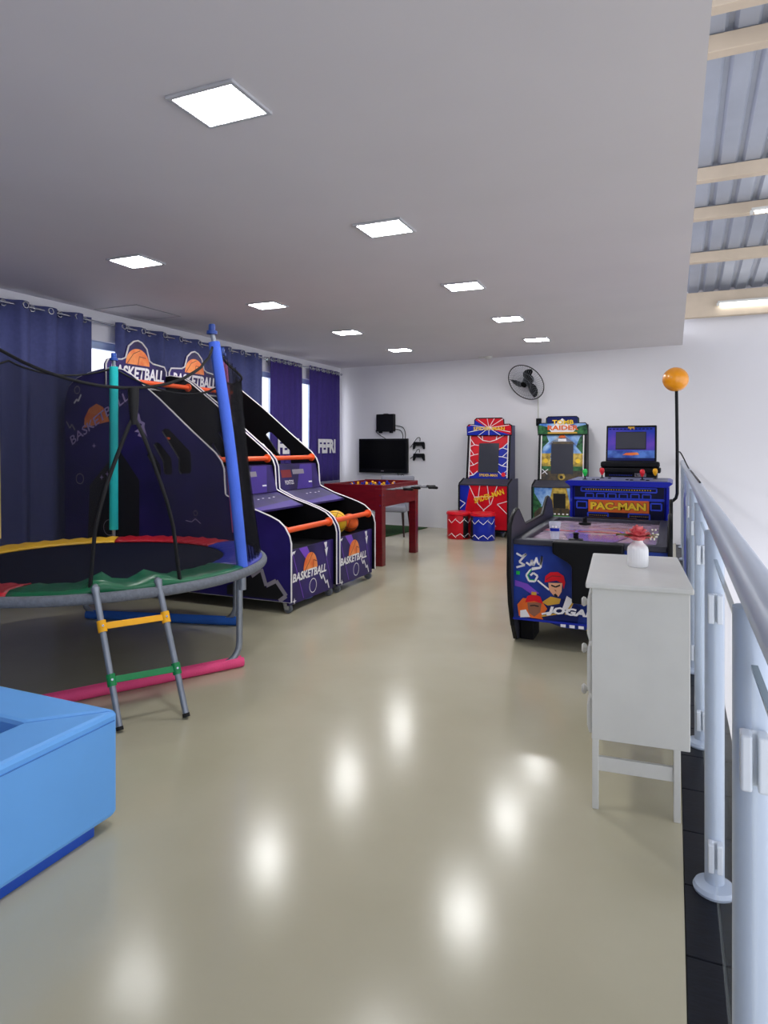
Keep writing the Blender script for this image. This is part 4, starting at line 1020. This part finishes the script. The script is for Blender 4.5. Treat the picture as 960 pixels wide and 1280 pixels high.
# ------------------------------------------------------------------ four-player control machine (blue) with the amber ball on a pole
PO = (-.47, 6.85, 0)
t = thing('arcade_table', 'cobalt blue four player arcade stand with orange and yellow sign', 'arcade table', PO)
py = 6.50
MB(PO).box(-.88, py + .02, .0, -.06, 7.15, 1.05).build('body', M_pacblue, t, bevel=.006)
fb = MB(PO).box(-.86, py, .30, -.08, py + .02, 1.045).build('front_board', M_pacdark, t)
for x in (-.905, -.06): MB(PO).prism([(py - .01, .25), (py - .01, .90), (py + .0, .93), (py + .0, 1.05), (7.15, 1.05), (7.15, .25)], 'x', x, x + .025).build('side_cheek', M_pacblue, t)
dk = MB(PO).prism([(-.945, 1.085), (-.90, 1.05), (-.05, 1.05), (-.005, 1.085), (-.03, 1.10), (-.92, 1.10)], 'y', py - .06, 7.25).build('control_deck', [M_pacblue], t)
MB(PO).box(-.90, py - .02, 1.10, -.05, 7.22, 1.103).build('deck_overlay', mat('deck_grey_print', '#4b5170', .4, scale=9, col2='#6c7396'), dk)
P = Print(Vector((-.86, py, .30)) - Vector(PO), (1, 0, 0), (0, 0, 1), (0, -1, 0)); w = .78
for (x0, z0, x1, z1) in ((.06, .700, .72, .735), (.0, .626, .78, .636), (.12, .44, .30, .50), (.48, .44, .66, .50), (.0, .42, .10, .425), (.68, .42, .78, .425), (.02, .54, .11, .60), (.67, .54, .76, .60)):
    P.line([(x0, z0), (x1, z0), (x1, z1), (x0, z1), (x0, z0)], .013, M_pacline, 3)
for k in range(6): P.line([(.10 + k * .10, .645), (.10 + k * .10, .680), (.17 + k * .10, .680), (.17 + k * .10, .645)], .010, M_pacline, 3)
for k in range(26): P.rect(.10 + k * .0225, .713, .109 + k * .0225, .722, M_yel, 5)
for k in range(10): P.rect(.13 + k * .017, .475, .136 + k * .017, .481, M_gold, 20); P.rect(.49 + k * .017, .475, .496 + k * .017, .481, M_gold, 20)
P.disc(.09, .38, .02, M_sky); P.disc(.70, .38, .02, M_redpl); P.build(fb)
sg = MB(PO).box(-.735, py - .010, .808, -.205, py, .922).build('name_sign', M_orgp, fb, bevel=.002)
text('PAC-MAN', Vector((-.715, py - .012, .829)) - Vector(PO), (1, 0, 0), (0, 0, 1), .49, .075, M_inkblack, t, bold=.075, lift=.001)
text('PAC-MAN', Vector((-.715, py - .012, .831)) - Vector(PO), (1, 0, 0), (0, 0, 1), .485, .07, M_yel, t, bold=.045, lift=.003)
def joystick(x, y, m, nm):
    j = MB(PO).lathe([(.022, 0), (.02, .006), (.007, .008), (.007, .05)], (x, y, 1.103), 14).build('joystick', M_black, t, smooth=40)
    q = MB(PO).lathe([(.008, 0), (.02, .025), (.024, .045), (.018, .065), (.006, .07)], (x, y, 1.135), 16).build('knob', m, j, smooth=60); q['label'] = nm
joystick(-.78, 6.62, M_limepl, 'green joystick knob'); joystick(-.655, 6.95, M_redpl, 'red joystick knob'); joystick(-.27, 6.70, M_redpl, 'red joystick knob'); joystick(-.165, 7.0, M_yelpl, 'yellow joystick knob')
for (x, y) in ((-.70, 6.6), (-.66, 6.58), (-.36, 6.6), (-.40, 6.62), (-.22, 6.6), (-.58, 6.9)): MB(PO).lathe([(.016, 0), (.016, .006), (.01, .009)], (x, y, 1.103), 12).build('button', M_black, t, smooth=40)
P_ = [(-.035, 6.60, .92), (-.005, 6.60, .925), (.02, 6.60, .95), (.030, 6.60, .99), (.030, 6.60, 1.40), (.024, 6.60, 1.93)]
MB(PO).tube(P_, .014, 12).build('pole', M_black, t, smooth=50)
q = MB(PO).sphere((.016, 6.60, 2.03), .112, 28, 16, squash=.98).build('ball_topper', M_amber, t, smooth=80); q['label'] = 'plain amber ball topper'
cable([(.03, 6.60, 1.36), (.06, 6.7, 1.36), (.12, 6.4, 1.229), (.125, 5.6, 1.2285), (.127, 4.6, 1.2285), (.128, 3.9, 1.2285)], 'thin dark cable lying along the top of the handrail')

# ------------------------------------------------------------------ screen cabinet behind
SO = (-.45, 8.2, 0)
t = thing('screen_cabinet', 'black arcade cabinet with tilted screen behind the cobalt blue stand', 'arcade cabinet', SO)
MB(SO).box(-.72, 7.95, .0, -.17, 8.5, 1.13).build('body', M_black, t, bevel=.006)
MB(SO).box(-.77, 7.86, 1.125, -.13, 8.2, 1.18).build('shelf', M_black, t, bevel=.012)
MB(SO).box(-.76, 7.88, 1.18, -.14, 8.05, 1.25).build('console', M_black, t, bevel=.02)
bz = MB(SO).hexa([(-.715, 8.00, 1.24), (-.175, 8.00, 1.24), (-.175, 8.10, 1.24), (-.715, 8.10, 1.24)], [(-.715, 8.12, 1.66), (-.175, 8.12, 1.66), (-.175, 8.25, 1.66), (-.715, 8.25, 1.66)]).build('bezel', M_black, t, bevel=.008)
n_ = Vector((0, -.42, .12)).normalized(); uz = Vector((0, .12, .42)).normalized()
P = Print(Vector((-.715, 8.0, 1.24)) - Vector(SO), (1, 0, 0), uz, n_)
P.rect(.02, .05, .52, .41, M_neon); P.rect(.02, .05, .52, .14, mat('horizon_blue_print', '#1c3e96', .35, scale=9, col2='#5a86d8')); P.rect(.105, .15, .43, .36, M_inkblack); P.poly([(.18, .085), (.22, .11), (.34, .115), (.36, .09), (.28, .08)], M_ballprint)
for k in range(12): P.rect(.03 + k * .04, .385, .055 + k * .04, .40, M_bluedk, 9)
P.rect(.235, .385, .305, .42, M_gold); P.rect(.02, .02, .52, .045, M_bluedk); P.build(bz)
sc = MB(SO); a = [Vector((x, 8.0, 1.24)) + uz * v + n_ * .010 for x, v in ((-.605, .16), (-.29, .16), (-.29, .35), (-.605, .35))]
sc.hexa([p - n_ * .008 for p in a], a); sc.build('screen', M_screengrey, bz)
P = Print(Vector((-.72, 7.95, .9)) - Vector(SO), (1, 0, 0), (0, 0, 1), (0, -1, 0)); P.rect(.32, .18, .44, .225, M_inkgrey); P.line([(.335, .215), (.335, .19), (.36, .19)], .008, M_inkblack); P.line([(.38, .215), (.41, .205), (.38, .195)], .008, M_inkblack)
for k in range(14): P.rect(.05 + k * .018, .19, .057 + k * .018, .20, M_pacline, 9)
P.build(t)

# ------------------------------------------------------------------ white chest of drawers with the vase
DR = thing('chest_of_drawers', 'narrow white wooden chest of drawers beside the railing', 'chest', (-.135, 3.08, 0), math.radians(4))
a, L0, L1 = .185, -.36, .36
ar = .168
MB().box(-a, L0, .275, ar, L1, .868).build('body', M_white, DR, bevel=.003)
MB().box(-a - .022, L0 - .022, .868, ar + .012, L1 + .022, .89).build('top', M_white, DR, bevel=.006)
for z0_, z1_ in ((.29, .43), (.445, .635), (.65, .84)):
    d = MB().prism([(-a, z0_), (-a - .010, z0_), (-a - .018, z0_ + .03), (-a - .018, z1_ - .03), (-a - .010, z1_), (-a, z1_)], 'y', L0 + .02, L1 - .02).build('drawer', M_white, DR, bevel=.003)
    MB().lathe([(.009, 0), (.009, .012), (.019, .02), (.022, .029), (.014, .037)], (-a - .018, -.02, (z0_ + z1_) / 2 - .01), 16, (-1, 0, 0)).build('knob', M_white, d, smooth=40)
for x, w in ((-a + .014, .012), (ar - .045, .012)):
    for y in (L0 + .02, L1 - .02):
        MB().hexa([(x - w, y - .014, 0), (x + w, y - .014, 0), (x + w, y + .014, 0), (x - w, y + .014, 0)], [(x - w, y - .018, .277), (x + w, y - .018, .277), (x + w, y + .018, .277), (x - w, y + .018, .277)]).build('leg', M_white, DR, bevel=.002)
for y in (L0 + .02, L1 - .02): MB().box(-a + .02, y - .009, .15, ar - .05, y + .009, .205).build('stretcher', M_white, DR, bevel=.002)
VO = (-.145, 3.14, .89)
t = thing('flower_vase', 'small white ribbed ceramic vase on the white chest', 'vase', VO)
MB().lathe([(.040, 0), (.043, .004), (.044, .03), (.044, .072), (.041, .086), (.030, .098), (.022, .106), (.0205, .114), (.0205, .128), (.0215, .131), (.017, .131), (.016, .11)], n=96, rib=(24, .012)).build('body', M_vase, t, smooth=60)
t = thing('rose', 'coral pink rose with leaves and white sprig in the ceramic vase', 'flower', (VO[0], VO[1], VO[2] + .115))
MB().tube([(0, 0, -.09), (0, 0, .02)], .003, 6).build('stem', M_leaf, t)
def petal(rad, ang, hgt, wid, curl, tilt):
    mb = MB(); nu, nv = 7, 6
    for j in range(nv):
        f = j / (nv - 1)
        for i in range(nu):
            s = (i / (nu - 1) - .5) * 2; w = wid * math.sin(PI * (.18 + .64 * f)); aa = ang + s * w
            r = rad * 1.25 * (.35 + .65 * f ** .7) + curl * f ** 3 + .002 * s * s
            mb.v.append(Vector((r * math.cos(aa), r * math.sin(aa), -.002 + 1.1 * hgt * (f - tilt * f ** 3) - .006 * s * s * f)))
    for j in range(nv - 1):
        for i in range(nu - 1): k = j * nu + i; mb.f.append([k, k + 1, k + nu + 1, k + nu]); mb.m.append(0)
    mb.build('petal', M_rose, t, smooth=80, solid=.0012)
for (cnt, rad, hgt, wid, curl, tilt, ph) in ((3, .007, .064, 1.4, .001, 0, 0), (4, .014, .061, 1.1, .003, .03, .4), (5, .022, .054, .9, .007, .12, .9), (5, .030, .044, .8, .013, .22, .5), (6, .036, .034, .75, .016, .35, .2)):
    for k in range(cnt): petal(rad, ph + 2 * PI * k / cnt, hgt, wid, curl, tilt)
def leaf(ang, ln, drop, lift=.02):
    mb = MB(); n = 7
    for i in range(n):
        f = i / (n - 1); r = .012 + ln * f; w = .020 * math.sin(PI * (.08 + .9 * f)); z = lift + .02 * f - drop * f * f
        c = Vector((r * math.cos(ang), r * math.sin(ang), z)); sd = Vector((-math.sin(ang), math.cos(ang), 0))
        mb.v += [c - sd * w + Vector((0, 0, .005)), c, c + sd * w + Vector((0, 0, .005))]
    for i in range(n - 1):
        for k in range(2): q = i * 3 + k; mb.f.append([q, q + 1, q + 4, q + 3]); mb.m.append(0)
    mb.build('leaf', M_leaf, t, smooth=80, solid=.001)
leaf(PI + .45, .085, .006, .012); leaf(PI - .1, .08, .022, .016); leaf(.25, .06, .02, .012); leaf(-.2, .065, .0, .008)
mb = MB()
sp = MB()
for k in range(14):
    x = .05 + .04 * random.random(); y = -.02 + .05 * random.random(); z = .005 + .045 * random.random()
    sp.sphere((x, y, z), .0042, 8, 5); mb.tube([(.01, 0, .01), (x * .6, y * .5, z * .5 + .005), (x, y, z)], .0008, 4)
s_ = mb.build('sprig', M_leaf, t); sp.build('blossom', M_sprig, s_, smooth=60)
